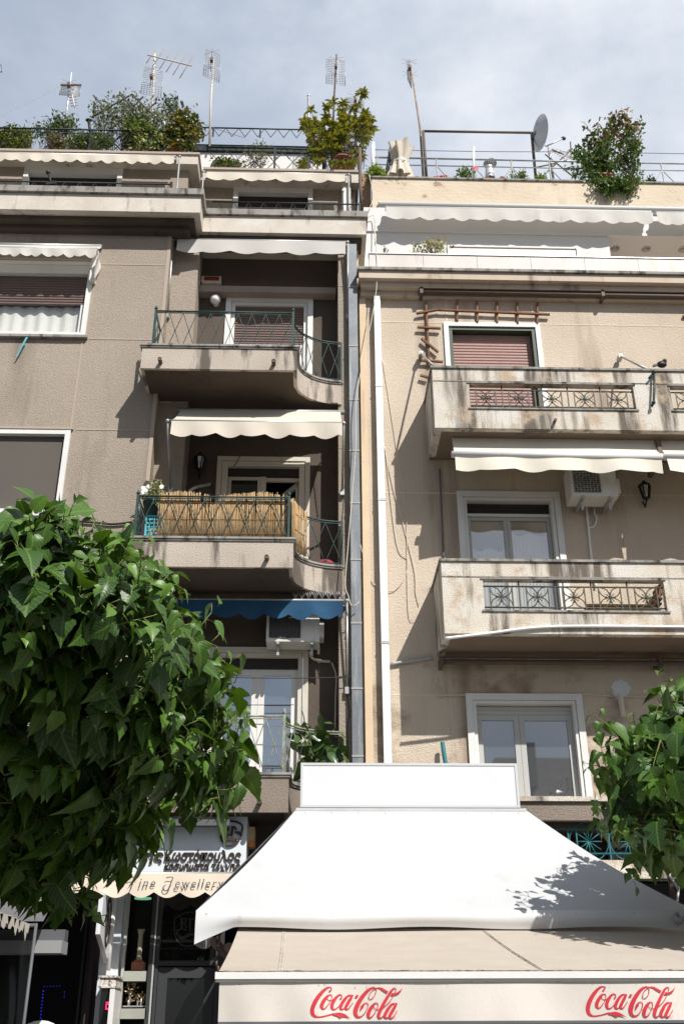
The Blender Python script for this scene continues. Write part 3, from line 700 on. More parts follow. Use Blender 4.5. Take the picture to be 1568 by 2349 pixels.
# --- balconies
def plan(o):
    arc = [(.42-(.66-o)*math.cos(t), 12.55+(.52-o)*math.sin(t)) for t in (math.pi/2*i/24 for i in range(25))]
    return [(-2.45-o, YB-.003), (-2.45-o, YF-o), (-.24+o, YF-o)] + arc + [(.42+o, YP-.003), (pil0-.003, YP-.003), (pil0-.003, YA-.003), (-1.867, YA-.003), (-1.867, YP-.003), (-2.287, YP-.003), (-2.287, YB-.003)]
def rail_path():
    arc = [(.42-.73*math.cos(t), 12.50+.55*math.sin(t)) for t in (math.pi/2*i/16 for i in range(17))]
    return [(-2.33, 12.83), (-2.33, 12.33)], [(-2.33, 12.33), (-.31, 12.33)], [(-.31, 12.33)] + arc
def balcony_left(k, rmat, top, pitch):
    zb, zt = BAL[k]
    o = MB().prism(plan(0), zb, zt-.055).build('balcony', M_fasciaL if k > 1 else M_fasciaDk, LB)
    c = MB(); c.prism(plan(.018), zt-.054, zt-.030); c.prism(plan(.034), zt-.029, zt); c.build('lip', M_caplL, o)
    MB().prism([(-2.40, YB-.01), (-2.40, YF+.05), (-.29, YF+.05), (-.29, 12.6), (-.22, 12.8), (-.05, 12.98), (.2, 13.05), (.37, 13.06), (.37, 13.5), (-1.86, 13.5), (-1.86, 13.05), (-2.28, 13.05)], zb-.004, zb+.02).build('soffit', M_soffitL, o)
    r = MB(); a, b, cc = rail_path(); z1 = zt+top
    for p in (a, b, cc):
        r.tube([(*q_, z1) for q_ in p], .013, 6); r.tube([(*q_, z1-.03) for q_ in p], .008, 5); r.tube([(*q_, zt+.02) for q_ in p], .008, 5)
        lattice(r, p, zt+.02, z1-.03, pitch)
    for px_ in ((-2.33, 12.33), (-.31, 12.33)):
        r.bar((*px_, zt), (*px_, z1+.02), .034); r.ball((*px_, z1+.045), .028, 8); r.lathe((*px_, z1+.065), [(.018, 0), (0, .04)], 8)
    r.bar((.42, 13.05, zt), (.42, 13.05, z1), .03)
    r.build('railing', rmat, o)
    return o
M_fasciaDk = mat('dark balcony plaster', (.27, .225, .185), .92, (.23, .19, .155), 1.2, ((.10, .08, .07), .58, .72, (1.9, .35)), .18, 60, (45, .9, .014))  # darker variant of the balcony plaster, for lowest balcony and string course
b3 = balcony_left(3, M_greeniron, .70, .205); b2 = balcony_left(2, M_greeniron, .665, .225); b1 = balcony_left(1, M_greenpale, .71, .235)
for o, pts in ((b3, (('3', 707, 563), ('3', 1207, 571))), (b2, (('5', 195, 915), ('5', 902, 922))), (b1, (('a', 684, 1528),))):
    for p in pts:
        c = A(*p, YF-.06); s_ = MB()
        s_.tube([c+Vector((0, .2, 0)), c+Vector((0, -.05, -.012))], .03, 10); s_.lathe(c+Vector((0, -.0505, -.012)), [(.03, 0), (.03, -.004), (.022, -.004), (.022, .03), (0, .03)], 10, (0, 1, 0)); s_.build('drain_spout', M_darksteel, o)

# --- eaves cornice, stepping back towards the right
xs = AX('u', 459, 480, 12.47); xe = AX('u', 843, 500, 12.9)
c = MB(); c.box(-9, xs, 12.47, 14.0, zc, 13.54); c.box(xs+.002, xe-.03, 12.9, 14.0, zc, 13.54)
c.build('cornice', M_corniceL, LB)
c = MB(); c.box(-9, xs+.045, 12.42, 14.0, 13.542, 13.66); c.box(xs+.047, xe, 12.855, 14.0, 13.542, 13.66); c.build('cornice_lip', M_caplL, LB)
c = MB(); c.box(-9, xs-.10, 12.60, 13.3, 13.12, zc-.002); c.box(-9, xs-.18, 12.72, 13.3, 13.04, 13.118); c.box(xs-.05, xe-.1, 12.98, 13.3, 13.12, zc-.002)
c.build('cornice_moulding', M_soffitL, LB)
zr = 13.66
def low_rail(name, path, ztop, pitch, mat_, parent, posts=(), zb=None):
    r = MB(); zb = zr if zb is None else zb
    rail_tube(r, path, ztop, .013); rail_tube(r, path, zb+.03, .009)
    zigzag(r, path, zb+.03, ztop, pitch)
    for p in posts: r.bar((*p, zb), (*p, ztop+.03), .035)
    return r.build(name, mat_, parent)
pe = AX('1', 757, 690, 12.62)
low_rail('eaves_railing', [(-9, 12.62), (pe, 12.62), (pe, 13.2)], AZ('1', 500, 688, 12.62), .24, M_blackiron, LB, [(pe, 12.62)])
pr = AX('2', 137, 775, 13.05)
low_rail('eaves_railing', [(xs+.1, 13.05), (pr, 13.05)], AZ('1', 1200, 774, 13.05), .24, M_blackiron, LB, [(pr, 13.05)])

# --- penthouse, set back behind the eaves
YS1, YS2 = 14.0, 14.52
YW1, YW2 = 14.16, 14.72
xp = AX('1', 829, 680, YW1); xq = AX('1', 875, 565, YS1); xr_ = AX('2', 133, 640, YS2)
s1t = AZ('1', 845, 556, YS1); s1b = AZ('1', 855, 603, YS1); s2t = AZ('1', 1300, 629, YS2); s2b = AZ('1', 890, 672, YS2)
pw = (AX('1', 112, 620, YW1), AX('1', 545, 630, YW1), zr+.05, AZ('1', 330, 612, YW1)); pv = (AX('1', 1032, 700, YW2), AX('1', 1380, 710, YW2), zr+.05, AZ('1', 1200, 697, YW2))
MB().wall(-9, xp, YW1, YW2, zr, s1b, [pw]).build('penthouse_wall', M_stuccoL, LB)
MB().wall(xp, xr_-.05, YW2, YW2+.3, zr, s2b, [pv]).build('penthouse_wall', M_stuccoL, LB)
for (x0, x1, z0, z1), y in ((pw, YW1), (pv, YW2)):
    f = frame_mb(MB(), x0, x1, z0, z1, y-.03, y+.15, .09, False); f.box(x0+.09, x1-.09, y-.02, y+.1, z1-.20, z1-.09); f.box(x0-.03, x1+.03, y-.05, y+.02, z1+.002, z1+.05)
    f = f.build('terrace_door', M_white, LB)
    shutter_mb(x0+.09, x1-.09, z0, z1-.20, y+.1).build('roller_shutter', M_shutdark, f)
s = MB(); s.box(-9, xq, YS1, 20, s1b, s1t-.05); s.box(xq+.002, xr_, YS2, 20, s2b, s2t-.05); s.build('roof_slab', M_corniceL, LB)
s = MB(); s.box(-9, xq+.03-.002, YS1-.03, 20, s1t-.049, s1t); s.box(xq+.032, xr_+.02, YS2-.03, 20, s2t-.049, s2t); s.build('roof_coping', M_jointL, LB)
# white pier at the right end of the penthouse terrace
xw = AX('1', 1508, 740, 14.6); MB().box(xw, xw+.16, YW2-.14, YW2-.002, zr, s2b-.002).build('terrace_pier', M_white, LB)
# stair tower on the roof behind
yt = 17.5; t0, t1 = AX('1', 872, 580, yt), AX('1', 1420, 580, yt); tz0, tz1 = s1t, AZ('1', 1100, 556, yt)
MB().box(t0, t1, yt, yt+2.5, tz0, tz1).build('stair_tower', M_whitewall, LB)
MB().box(t0-.2, t1+.1, yt-.06, yt+2.6, tz1+.002, AZ('1', 1100, 528, yt)).build('tower_canopy', M_darkgreen, LB)
r = MB(); zq = AZ('1', 1100, 528, yt); zp = AZ('1', 1100, 491, yt)
rail_tube(r, [(t0-.1, yt-.3), (t1, yt-.3)], zp, .018); zigzag(r, [(t0-.1, yt-.3), (t1, yt-.3)], zq, zp, .3, .016)
for x in (t0+.35, (t0+t1)/2, t1-.05): r.bar((x, yt-.3, zq), (x, yt-.3, zp), .035)
r.build('tower_railing', M_darkgreen, LB)
# green lattice railing round the roof garden
def roof_rail(path, ztop, zb, pitch, posts, parent):
    r = MB(); rail_tube(r, path, ztop, .018); rail_tube(r, path, ztop-.09, .010); rail_tube(r, path, zb+.04, .008); lattice(r, path, zb+.04, ztop-.09, pitch, .016, False)
    for p in posts: r.bar((*p, zb), (*p, ztop), .04)
    return r.build('roof_railing', M_darkgreen, parent)
rp = AX('1', 820, 500, 14.15); g1 = AZ('1', 700, 458, 14.15)
roof_rail([(-9, 14.15), (rp, 14.15), (rp, 17)], g1, s1t, .42, [(rp, 14.15), (AX('1', 400, 500, 14.15), 14.15)], LB)
re_ = AX('2', 132, 600, 14.62); g2 = AZ('1', 1200, 534, 14.62)
roof_rail([(xq+.1, 14.62), (re_, 14.62)], g2, s2t, .36, [(AX('1', 1212, 560, 14.62), 14.62), (AX('1', 1360, 560, 14.62), 14.62), (re_, 14.62)], LB)

# --- ground floor of the left building
YG = 12.95
xd0, xd1 = AX('w', 745, 900, YG), AX('w', 1462, 900, YG)
xk0, xk1 = AX('w', 345, 900, YG), AX('w', 700, 900, YG)
zt_ = 3.25
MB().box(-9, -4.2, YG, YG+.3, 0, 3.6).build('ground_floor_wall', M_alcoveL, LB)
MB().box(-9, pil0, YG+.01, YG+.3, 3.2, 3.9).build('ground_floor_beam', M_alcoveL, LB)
MB().box(-4.2, pil0, YG+1.6, YG+1.7, 0, 3.3).build('shop_back_wall', M_black, LB)
xc0 = AX('w', 240, 500, YG); xc1 = AX('w', 345, 500, YG)
MB().box(xc0-.12, xc1, YG-.02, YG+.28, 0, 3.2).build('shop_pier', M_signgrey, LB)
f = MB(); f.box(xd0, xd0+.035, YG, YG+.08, 0, 3.2); f.box(xd1, xd1+.09, YG, YG+.08, 0, 3.2); f.box(xd0+.035, xd1, YG+.002, YG+.08, AZ('w', 1000, 920, YG), AZ('w', 1000, 860, YG))
f.box(xd0-.075, xd0-.03, YG-.01, YG+.08, 0, 3.2)
zd = AZ('w', 1000, 940, YG); frame_mb(f, xd0+.04, xd1-.005, .05, zd, YG+.01, YG+.07, .11)
f = f.build('shop_door', M_charcoal, LB)
MB().box(xd0+.15, xd1-.11, YG+.03, YG+.04, .16, zd-.11).build('door_pane', G_dark, f)
MB().box(xd0+.04, xd1, YG+.03, YG+.04, AZ('w', 1000, 860, YG)+.002, 3.2).build('fanlight', G_dark, f)
# etched shield on the fanlight glass
em = MB(); fz = lambda X, Y_: (lambda p: (p.x, p.z))(A('w', X, Y_, YG+.025))
for st_ in ([(975,360,16),(1080,300,16),(1160,285,16),(1240,300,16),(1340,360,16)], [(975,355,14),(972,450,14),(985,560,14),(1020,640,14),(1080,680,16),(1150,688,16),(1230,665,14),(1300,600,14),(1335,500,14),(1342,360,14)],
            [(1060,350,34),(1060,470,34)], [(1060,352,14),(1110,360,18),(1110,400,18),(1070,410,14)], [(1085,410,14),(1120,470,22)], [(1160,360,26),(1160,500,26)], [(1160,365,16),(1230,362,16)],
            [(1120,500,12),(1060,480,20),(1010,510,22),(1020,560,22),(1080,575,20),(1150,540,22),(1230,560,24),(1300,600,14)], [(1020,590,14),(1080,590,24),(1150,560,20),(1230,530,12)]):
    ribbon(em, st_, fz, YG+.025-.001*len(em.v)/200)
em.build('etched_emblem', mat('etched glass', (.035, .035, .034), .7, grain=0), f)
k = MB(); k.box(xk0, xk0+.03, YG-.005, YG+.06, 0, 3.2); k.box(xk1-.02, xk1+.03, YG-.005, YG+.06, 0, 3.2)
k = k.build('showcase', M_greyalu, LB)
MB().box(xk0+.03, xk1-.02, YG+.5, YG+.52, 0, 3.2).build('showcase_back', mat('dark olive backing', (.02, .02, .014), .8), k)
for a, b in ((985, 1105), (1432, 1555)):
    x0, x1 = AX('w', 335, a, YG), AX('w', 640, a, YG); MB().box(xk0+.031, x1, YG-.01, YG+.3, AZ('w', 500, b, YG), AZ('w', 500, a, YG)).build('shelf', M_frost, k)
for a in ((598, 125), (1165, 115)):
    c = A('w', *a, YG+.25); MB().lathe(c, [(0, 0), (.1, 0), (.1, .015), (0, .015)], 20).build('ceiling_light', M_greenled, LB)
for x0, x1, name in ((AX('g', 1105, 900, 13.6), AX('g', 1160, 900, 13.6), 'cafe_pier'),):
    MB().box(x0, x1, 13.2, 14.0, 0, 3.2).build(name, mat('maroon painted pier', (.05, .03, .03), .5), LB)
mb = MB()
for a in (905, 960, 1000): x = AX('g', a, 1300, 13.7); mb.box(x, x+.03, 13.7, 13.75, 0, 3.2)
mb.build('folding_door', M_charcoal, LB)
# ================================================================== RIGHT BUILDING
RBX = .71; YR = 13.1
RB = thing('apartment_building', 'sand coloured apartment block on the right with straight stained balconies and white pipe', 'apartment building', (2.5, 13.1, 0))
r3 = (AX('4', 507, 420, YR), AX('4', 930, 420, YR), 9.2, AZ('4', 700, 402, YR))
r2 = (AX('6', 564, 320, YR), AX('6', 1016, 320, YR), 6.2, AZ('6', 800, 303, YR))
r1 = (AX('b', 612, 320, YR), AX('b', 1130, 320, YR), AZ('b', 1000, 636, YR), AZ('b', 850, 168, YR))
zlow = AZ('b', 1000, 738, YR)
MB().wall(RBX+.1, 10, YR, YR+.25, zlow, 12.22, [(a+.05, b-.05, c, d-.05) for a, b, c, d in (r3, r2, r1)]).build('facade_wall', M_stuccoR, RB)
MB().box(RBX, RBX+.099, YR-.035, YR+.25, 0, 12.22).build('render_strip', M_creamR, RB)
MB().box(.55, RBX-.001, YR+.08, YR+.3, 0, 13.1).build('gap_filler', M_creamR, RB)
jr = MB()
for p in (('4', 1100, 408), ('6', 400, 305), ('b', 500, 172), ('u', 900, 1110)):
    z = AZ(*p, YR)
    if p[1] == 900: continue
    jr.box(RBX+.3, 9, YR-.004, YR+.01, z-.009, z+.009)
for p in (('4', 517, 330), ('4', 898, 340)): x = AX(*p, YR); jr.box(x-.012, x+.012, YR-.0045, YR+.01, r3[3]+.02, 12.1)
jr.build('joint_strips', M_joinR if False else mat('sand joint', (.66, .54, .41), .9, grain=.06), RB)
# --- openings
G_curt = clearglass('curtained window glass', .30)
f = frame_mb(MB(), *r3, YR-.035, YR+.08, .075, False).build('balcony_door', M_white, RB)
frame_mb(MB(), r3[0]+.078, r3[1]-.078, r3[2], r3[3]-.078, YR-.01, YR+.2, .055, False).build('inner_frame', M_greenframe, f)
shutter_mb(r3[0]+.135, r3[1]-.135, r3[2], r3[3]-.13, YR+.13, .055).build('roller_shutter', M_shutpink, f)
f = frame_mb(MB(), *r2, YR-.04, YR+.08, .085, False); frame_mb(f, r2[0]+.09, r2[1]-.09, r2[2], r2[3]-.09, YR-.015, YR+.18, .05, False)
f = f.build('balcony_door', M_white, RB)
i0, i1, it = r2[0]+.145, r2[1]-.145, r2[3]-.145; zz = AZ('6', 800, 400, YR+.1)
shutter_mb(i0, i1, zz, it, YR+.1).build('roller_shutter', M_shutdark, f)
MB().box(i0, i1, YR+.075, YR+.11, zz-.045, zz-.002).build('shutter_rail', M_white, f)
sashes(f, [i0, AX('6', 792, 500, YR+.1), i1], r2[2], zz-.05, YR+.1, .05, M_greyalu, G_curt)
cu = MB()
for xa_, xb_, yy in ((i0+.03, AX('6', 785, 500, YR+.16), 556), (AX('6', 800, 500, YR+.16), i1-.03, 487)):
    zt_c = AZ('6', 800, yy, YR+.16)
    cu.grid(lambda u, v: (xa_+(xb_-xa_)*u, YR+.17+.015*math.sin(u*70), r2[2]+(zt_c+.02*math.cos(u*12)-r2[2])*v), 90, 2)
cu.build('curtain', M_curtain, f)
MB().box(i0-.1, i1+.1, YR+.249, YR+.27, r2[2]-.1, it+.3).build('dark_room', M_black, f)
f = frame_mb(MB(), *r1, YR-.04, YR+.08, .085, False); frame_mb(f, r1[0]+.09, r1[1]-.09, r1[2], r1[3]-.09, YR-.02, YR+.18, .04, False)
f = f.build('window', M_white, RB)
i0, i1, it = r1[0]+.135, r1[1]-.135, r1[3]-.135
shutter_mb(i0, i1, it-.12, it, YR+.09).build('roller_shutter', M_greyalu, f)
sashes(f, [i0, AX('b', 848, 400, YR+.09), i1], r1[2], it-.122, YR+.08, .07, M_greyalu, G_mid)
# ledge and beam under the first floor window, and the storey below it
MB().box(1.9, 10, YR-.22, YR-.001, zlow, r1[2]-.06).build('string_course', M_fasciaDk, RB)
MB().box(1.9, 10, YR-.26, YR-.001, r1[2]-.058, r1[2]-.002).build('sill', M_streakR, RB)
MB().box(.8, 10, YR+.9, YR+1.1, 0, zlow).build('mezzanine_wall', M_alcoveL, RB)
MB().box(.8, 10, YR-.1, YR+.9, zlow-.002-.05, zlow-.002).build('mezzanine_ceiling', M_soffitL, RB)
zg0 = AZ('f', 1200, 285, YR-.15); zg1 = AZ('f', 900, 60, YR-.15)
MB().box(.8, 10, YR-.15, YR+.9, zg0-.14, zg0).build('mezzanine_balcony', M_streakR, RB)
g = MB()
for z in (zg1, AZ('f', 1200, 240, YR-.1)): g.tube([(2.2, YR-.1, z), (9, YR-.1, z)], .012, 6)
zc_ = (zg1+AZ('f', 1200, 240, YR-.1))/2
for a in (740, 800, 1010+20, 1310, 1500): x = AX('f', a, 150, YR-.1); g.bar((x, YR-.1, zg0), (x, YR-.1, zg1), .016)
for a in (885, 1170, 1410):
    c = Vector((AX('f', a, 150, YR-.1), YR-.1, zc_))
    for i in range(12): t = i*math.pi/6; g.tube([c, c+Vector((math.cos(t)*.16, 0, math.sin(t)*.19))], .006, 4)
    for s_ in (1, -1):
        g.tube([c+Vector((s_*.24*math.sin(t), 0, .23*math.cos(t))) for t in (math.pi*i/10 for i in range(11))], .007, 5)
g.build('mezzanine_grille', M_turqiron, RB)
x0, x1 = AX('f', 1010, 100, YR+.88), AX('f', 1150, 100, YR+.88)
f = frame_mb(MB(), x0, 5.4, zg0, zlow-.08, YR+.84, YR+.899, .07).build('mezzanine_window', M_white, RB)
MB().box(x0+.07, 5.33, YR+.87, YR+.88, zg0+.07, zlow-.15).build('pane', G_mid, f)
zl0, zl1 = AZ('f', 1400, 417, YR-.25), AZ('f', 1400, 336, YR-.25)
MB().box(2.0, 10, YR-.25, YR+.5, zl0, min(zl1, zg0-.145)).build('shop_lintel', M_streakR, RB)
MB().box(2.0, 10, YR-.02, YR+.02, 0, zl0-.002).build('shop_window', G_dark, RB)

# --- terrace cornice and parapet
zt0, zt1 = 12.23, AZ('4', 800, 168, 12.8)
xa = AX('4', 135, 180, 12.8)
MB().box(xa, 10, 12.8, 17.5, zt0, zt1-.05).build('cornice', M_corniceR, RB)
MB().box(xa-.03, 10, 12.76, 12.99, zt1-.048, zt1).build('cornice_lip', M_caplL, RB)
c = MB(); c.box(RBX+.02, 10, 12.9, YR+.2, 12.13, zt0-.002); c.box(RBX+.02, 10, 13.0, YR+.2, 12.04, 12.128); c.build('cornice_moulding', M_corniceR, RB)
xb = AX('4', 180, 120, 12.86); zpt = AZ('4', 300, 97, 12.86)
pm = MB(); x = xb
while x < 9.5: pm.box(x, x+.86, 12.86, 12.96, zt1+.002, zpt); x += .865
pm.build('terrace_parapet', M_marble, RB)
MB().box(xb-.01, 10, 12.845, 12.975, zpt+.002, zpt+.02).build('parapet_cap', M_steel, RB)
# --- penthouse of the right building
YQ = 14.1
zq0 = AZ('2', 700, 800, YQ-.15); zq1 = AZ('2', 700, 764, YQ-.15); zk = AZ('2', 700, 676, YQ)
xl = AX('2', 192, 700, YQ); xl2 = AX('2', 220, 775, YQ-.15)
MB().box(xl, 10, YQ, YQ+.2, zq0, zk).build('roof_parapet', M_parapetR, RB)
MB().box(xl-.03, 10, YQ-.03, YQ+.22, zk+.002, zk+.035).build('roof_coping', M_caplL, RB)
MB().box(xl, 10, YQ+.201, 19, zq0, zk-.3).build('roof_slab', M_signgrey, RB)
def pel(u, v):
    t = -math.pi/2 + math.pi*v; return (xl2+(10-xl2)*u, YQ-.002-.16*math.cos(t), (zq0+zq1)/2+(zq1-zq0)/2*math.sin(t))
p = MB(); p.grid(pel, 1, 10); p.add([pel(0, i/10) for i in range(11)], [tuple(range(11))]); p.build('awning_pelmet', M_greyalu, RB)
YWW = 14.0; xw0, xw1 = AX('2', 232, 925, YWW), AX('2', 1232, 930, YWW); zbm = AZ('2', 700, 907, YWW-.03)
MB().box(xw0-.3, 10, YWW-.03, YWW+.12, zbm, zq0-.002).build('roof_beam', M_whitewall, RB)
MB().box(xw1-.3, 10, YWW+.12, 17, zbm+.003, zbm+.1).build('recess_ceiling', M_whitewall, RB)
MB().box(xw0-.3, xw1, YWW, 17, zt1, zbm-.002).build('penthouse_wall', M_whitewall, RB)
MB().box(xw1, 10, 17, 17.2, zt1, zbm+.1).build('penthouse_wall', M_whitewall, RB)
p0, p1 = AX('4', 525, 80, YWW-.02), AX('4', 1100, 80, YWW-.02); pz = AZ('4', 800, 62, YWW-.02)
f = frame_mb(MB(), p0, p1, zt1+.3, pz, YWW-.035, YWW-.001, .03).build('penthouse_window', M_white, RB)
MB().box(p0+.04, p1-.04, YWW-.012, YWW-.002, zt1+.34, pz-.04).build('blind', M_curtain, f)
for a in ((1264, 71), (1400, 73), (1562, 75)):
    c = H('4', *a, zbm); MB().lathe(c, [(0, -.004), (.05, -.004), (.05, -.012), (.075, -.012), (.085, 0)], 16).build('downlight', M_steel, RB)
# flank between the two roofs
xf0 = AX('2', 147, 720, 14.4); zf = AZ('2', 165, 645, 14.4)
MB().box(xf0, xl-.002, 14.4, 19, 12.3, zf).build('flank_wall', mat('bare brown render', (.36, .23, .14), .95, (.30, .2, .13), 3, None, .15, 60), RB)

# --- balconies with cut-out parapets and flower grilles
def flower(g, c, w_, h_):
    for sx in (1, -1):
        for sz in (1, -1):
            tip = c + Vector((sx*w_/2, 0, sz*h_/2))
            for k in (1, -1):
                d = tip-c; nrm = Vector((-d.z, 0, d.x)).normalized()*k
                g.tube([c+d*t+nrm*.24*d.length*math.sin(math.pi*t) for t in (i/8 for i in range(9))], .0075, 5)
    for i in range(8):
        t = i*math.pi/4; g.tube([c, c+Vector((math.cos(t)*.075, 0, math.sin(t)*.075))], .006, 4)
    g.ball(c, .016, 8)
def balcony_right(x0, zt, za, zl_, zb, ops, panels, pitch):
    y0, y1 = YF, YF+.1; x9 = 10
    mb = MB(); mb.box(x0+.002, x9, y0+.002, YR-.002, zb, zb+.14)          # floor
    mb2 = MB(); mb2.wall(x0, x9, y0, y1, zb-.001, zt-.02, [(a, b, zl_, za) for a, b in ops])
    mb2.wall(x0, x0+.1, y1, YR-.002, zb-.001, zt-.02, [])
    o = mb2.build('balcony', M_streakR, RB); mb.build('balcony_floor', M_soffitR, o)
    c = MB(); c.box(x0-.025, x9, y0-.025, y1+.02, zt-.019, zt+.015); c.box(x0-.025, x0+.12, y1+.021, YR-.004, zt-.019, zt+.015); c.build('lip', M_caplL, o)
    d = MB()
    for a, b in ops: d.box(a-.03, b+.03, y0-.02, y0-.001, zl_-.025, zl_-.002); d.box(a-.03, b+.03, y0-.015, y0-.001, za-.008+.01, za+.022)
    d.box(x0-.006, x9, y0-.006, y0-.0005, za+.03, za+.044)
    d.build('ledge', M_caplL, o)
    g = MB(); y = y0+.05; zt2, zb2 = za-.075, zl_+.055
    for a, b in ops:
        for z in (zt2, zb2): g.tube([(a, y, z), (b, y, z)], .011, 6)
        n = panels; p = (b-a)/n; fw_ = p*.61
        for i in range(n):
            xx = a+p*(i+.5)-p*.0
            flower(g, Vector((xx, y, (zt2+zb2)/2)), fw_, zt2-zb2)
            for e_ in (-1, 1): g.bar((xx+e_*fw_/2, y, zl_), (xx+e_*fw_/2, y, zt2), .014)
            if i: g.bar((a+p*i, y, zl_), (a+p*i, y, za), .016)
    g.build('grille', M_oliveiron, o)
    return o
b3r = balcony_right(1.687, AZ('4', 900, 601, YF), AZ('4', 900, 670, YF), AZ('4', 900, 776, YF), AZ('4', 900, 866, YF),
                    [(AX('4', 622, 700, YF), AX('4', 1348, 720, YF)), (AX('4', 1506, 700, YF), AX('4', 2232, 700, YF))], 5, 0)
b2r = balcony_right(AX('6', 504, 760, YF), AZ('6', 900, 604, YF), AZ('6', 900, 688, YF), AZ('6', 900, 822, YF), AZ('6', 900, 926, YF),
                    [(AX('6', 684, 750, YF), AX('6', 1484, 750, YF)), (AX('6', 1664, 750, YF), AX('6', 2400, 750, YF))], 5, 0)
c = MB(); cc = A('4', 997, 832, YF-.02); c.tube([cc+Vector((0, .1, 0)), cc+Vector((0, -.06, -.01))], .022, 8); c.build('drain_spout', M_darksteel, b3r)
# ================================================================== AWNINGS
def valance(x0, x1, zt, zb, y, n, amp, flut=.018, ph=0):
    def f(u, v):
        x = x0+(x1-x0)*u; k = abs(math.sin(math.pi*(n*u+ph)))
        z = zb+amp*(1-k)
        return (x, y-flut*(1-v)*math.sin(2*math.pi*(n*u*.55+.2+ph))-.012*(1-v), z+(zt-z)*v)
    m_ = MB(); m_.grid(f, n*14, 5); return m_
def awning(label, x0, x1, roller, bar, zval, n, amp, cm, arms=(), barm=None, group='awnings on the facades', flut=.018, ph=0, barr=.022, over=.06, barx=None):
    root = thing('awning', label, 'awning', ((x0+x1)/2, roller[0], roller[1]), group)
    barm = barm or M_steel; bx0, bx1 = barx or (x0-.03, x1+.03)
    MB().tube([(x0-over, *roller), (x1+over, *roller)], .035, 10).build('roller', M_steel, root)
    (yr, zr_), (yb, zb_) = roller, bar
    L_ = math.hypot(yb-yr, zb_-zr_)
    if L_ > .12:
        def f(u, v):
            s = math.sin(math.pi*v)*.03*(.5+abs(math.sin(3*u+1))); return (x0+(x1-x0)*u, yr+(yb-yr)*v, zr_+.02+(zb_-zr_)*v-s)
        c = MB(); c.grid(f, 24, 8); c.build('canopy', cm, root)
    MB().tube([(bx0, yb, zb_), (bx1, yb, zb_)], barr, 10).build('front_bar', barm, root)
    valance(x0, x1, zb_-.01, zval, yb-.02, n, amp, flut, ph).build('valance', cm, root)
    for x, py, pz in arms:
        a = MB(); a.tube([(x, yb, zb_), (x, py, pz)], .016, 8); a.box(x-.03, x+.03, py-.02, YP if py > 12.9 else py+.03, pz-.06, pz+.03); a.ball((x, yb, zb_), .03, 8); a.build('arm', M_steel if barm is not M_darksteel else barm, root)
    return root
# left, penthouse
y = 13.86
awning('long cream folded awning under the roof garden, at top left of the left block', -9, AX('1', 770, 580, y), (y+.1, AZ('1', 770, 566, y)+.0), (y, AZ('1', 770, 570, y)), AZ('1', 600, 606, y), 30, .05, M_clothcream, [(AX('1', 793, 570, y), y+.05, zr)], over=.02)
y = 14.38
awning('short cream folded awning under the shrub in the big terracotta pot', AX('1', 912, 655, y), AX('1', 1522, 665, y), (y+.1, AZ('1', 1400, 648, y)), (y, AZ('1', 1400, 648, y)), AZ('1', 1300, 686, y), 8, .05, M_clothcream, [(AX('1', 898, 640, y), y+.05, zr), (AX('1', 1537, 645, y), y+.05, zr)], over=.02)
# left window
y = 12.55; x1_ = AX('3', 430, 75, y)
aw = awning('stained white awning over the window with white curtains', -6, x1_, (12.8, AZ('3', 200, 58, 12.8)), (y, AZ('3', 300, 72, y)), AZ('3', 200, 112, y), 16, .045, M_clothw, over=0, barx=(-6, x1_))
def sd(u, v):
    a = Vector((x1_, y, AZ('3', 430, 75, y))); yy = y+(12.83-y)*u; return (x1_+.02*math.sin(5*u+3*v), yy, a.z+(.03*u)-v*(.18+.42*(1-abs(2*u-.9))*.75))
s = MB(); s.grid(sd, 10, 6); s.build('side_flap', M_clothw, aw)
bx = AX('3', 415, 200, 12.82); MB().box(bx-.05, bx+.03, 12.74, 12.849, AZ('3', 415, 225, 12.82), AZ('3', 415, 100, 12.82)).build('bracket', M_white, aw)
# left loggia, three storeys
y = 12.93; zb_ = AZ('3', 1100, 36, y)
awning('white folded awning over the highest balcony with green railing', AX('3', 782, 60, y), AX('3', 1523, 60, y), (y+.1, zb_+.02), (y, zb_), AZ('3', 1100, 99, y), 6, .04, M_clothw,
       [(AX('3', 763, 40, y), YP-.05, AZ('3', 752, 362, YP-.05)), (AX('3', 1533, 40, y), YP-.05, AZ('3', 1532, 368, YP-.05))], ph=.1)
y = 12.27; zb_ = AZ('5', 800, 146, y)
awning('beige awning half open above the reed screened balcony', AX('5', 358, 150, y), AX('5', 1333, 150, y), (13.0, AZ('5', 900, 86, 13.0)), (y, zb_), AZ('5', 800, 240, y), 7, .05, M_clothcream,
       [(AX('5', 334, 142, y), YP-.05, AZ('5', 362, 535, YP-.05)), (AX('5', 1343, 148, y), YP-.05, AZ('5', 1334, 545, YP-.05))], ph=.15, flut=.03)
y = 12.93; zb_ = AZ('a', 1000, 90, y)
awning('faded blue awning with scalloped edge under the reed screened balcony', -2.2, AX('a', 1281, 100, y), (y+.1, zb_+.02), (y, zb_), AZ('a', 1100, 232, y), 8, .075, M_clothblue,
       [(AX('a', 1310, 92, y), YP-.05, AZ('a', 1326, 728, YP-.05))], ph=.2, flut=.03)
sp = MB(); x = AX('a', 940, 80, YF+.7)
while x < .42:
    z0 = zb_+.03
    for dx_ in (-.05, -.018, .018, .05): sp.tube([(x, 12.97, z0), (x+dx_, 12.95, z0+.11)], .0035, 4)
    x += .09
sp.box(AX('a', 940, 80, 12.97)-.02, .42, 12.955, 12.985, z0-.012, z0)
solo(sp, 'bird_spikes', M_steel, 'row of wire bird spikes along the top of the blue awning', 'bird spikes', (0, 12.97, z0))
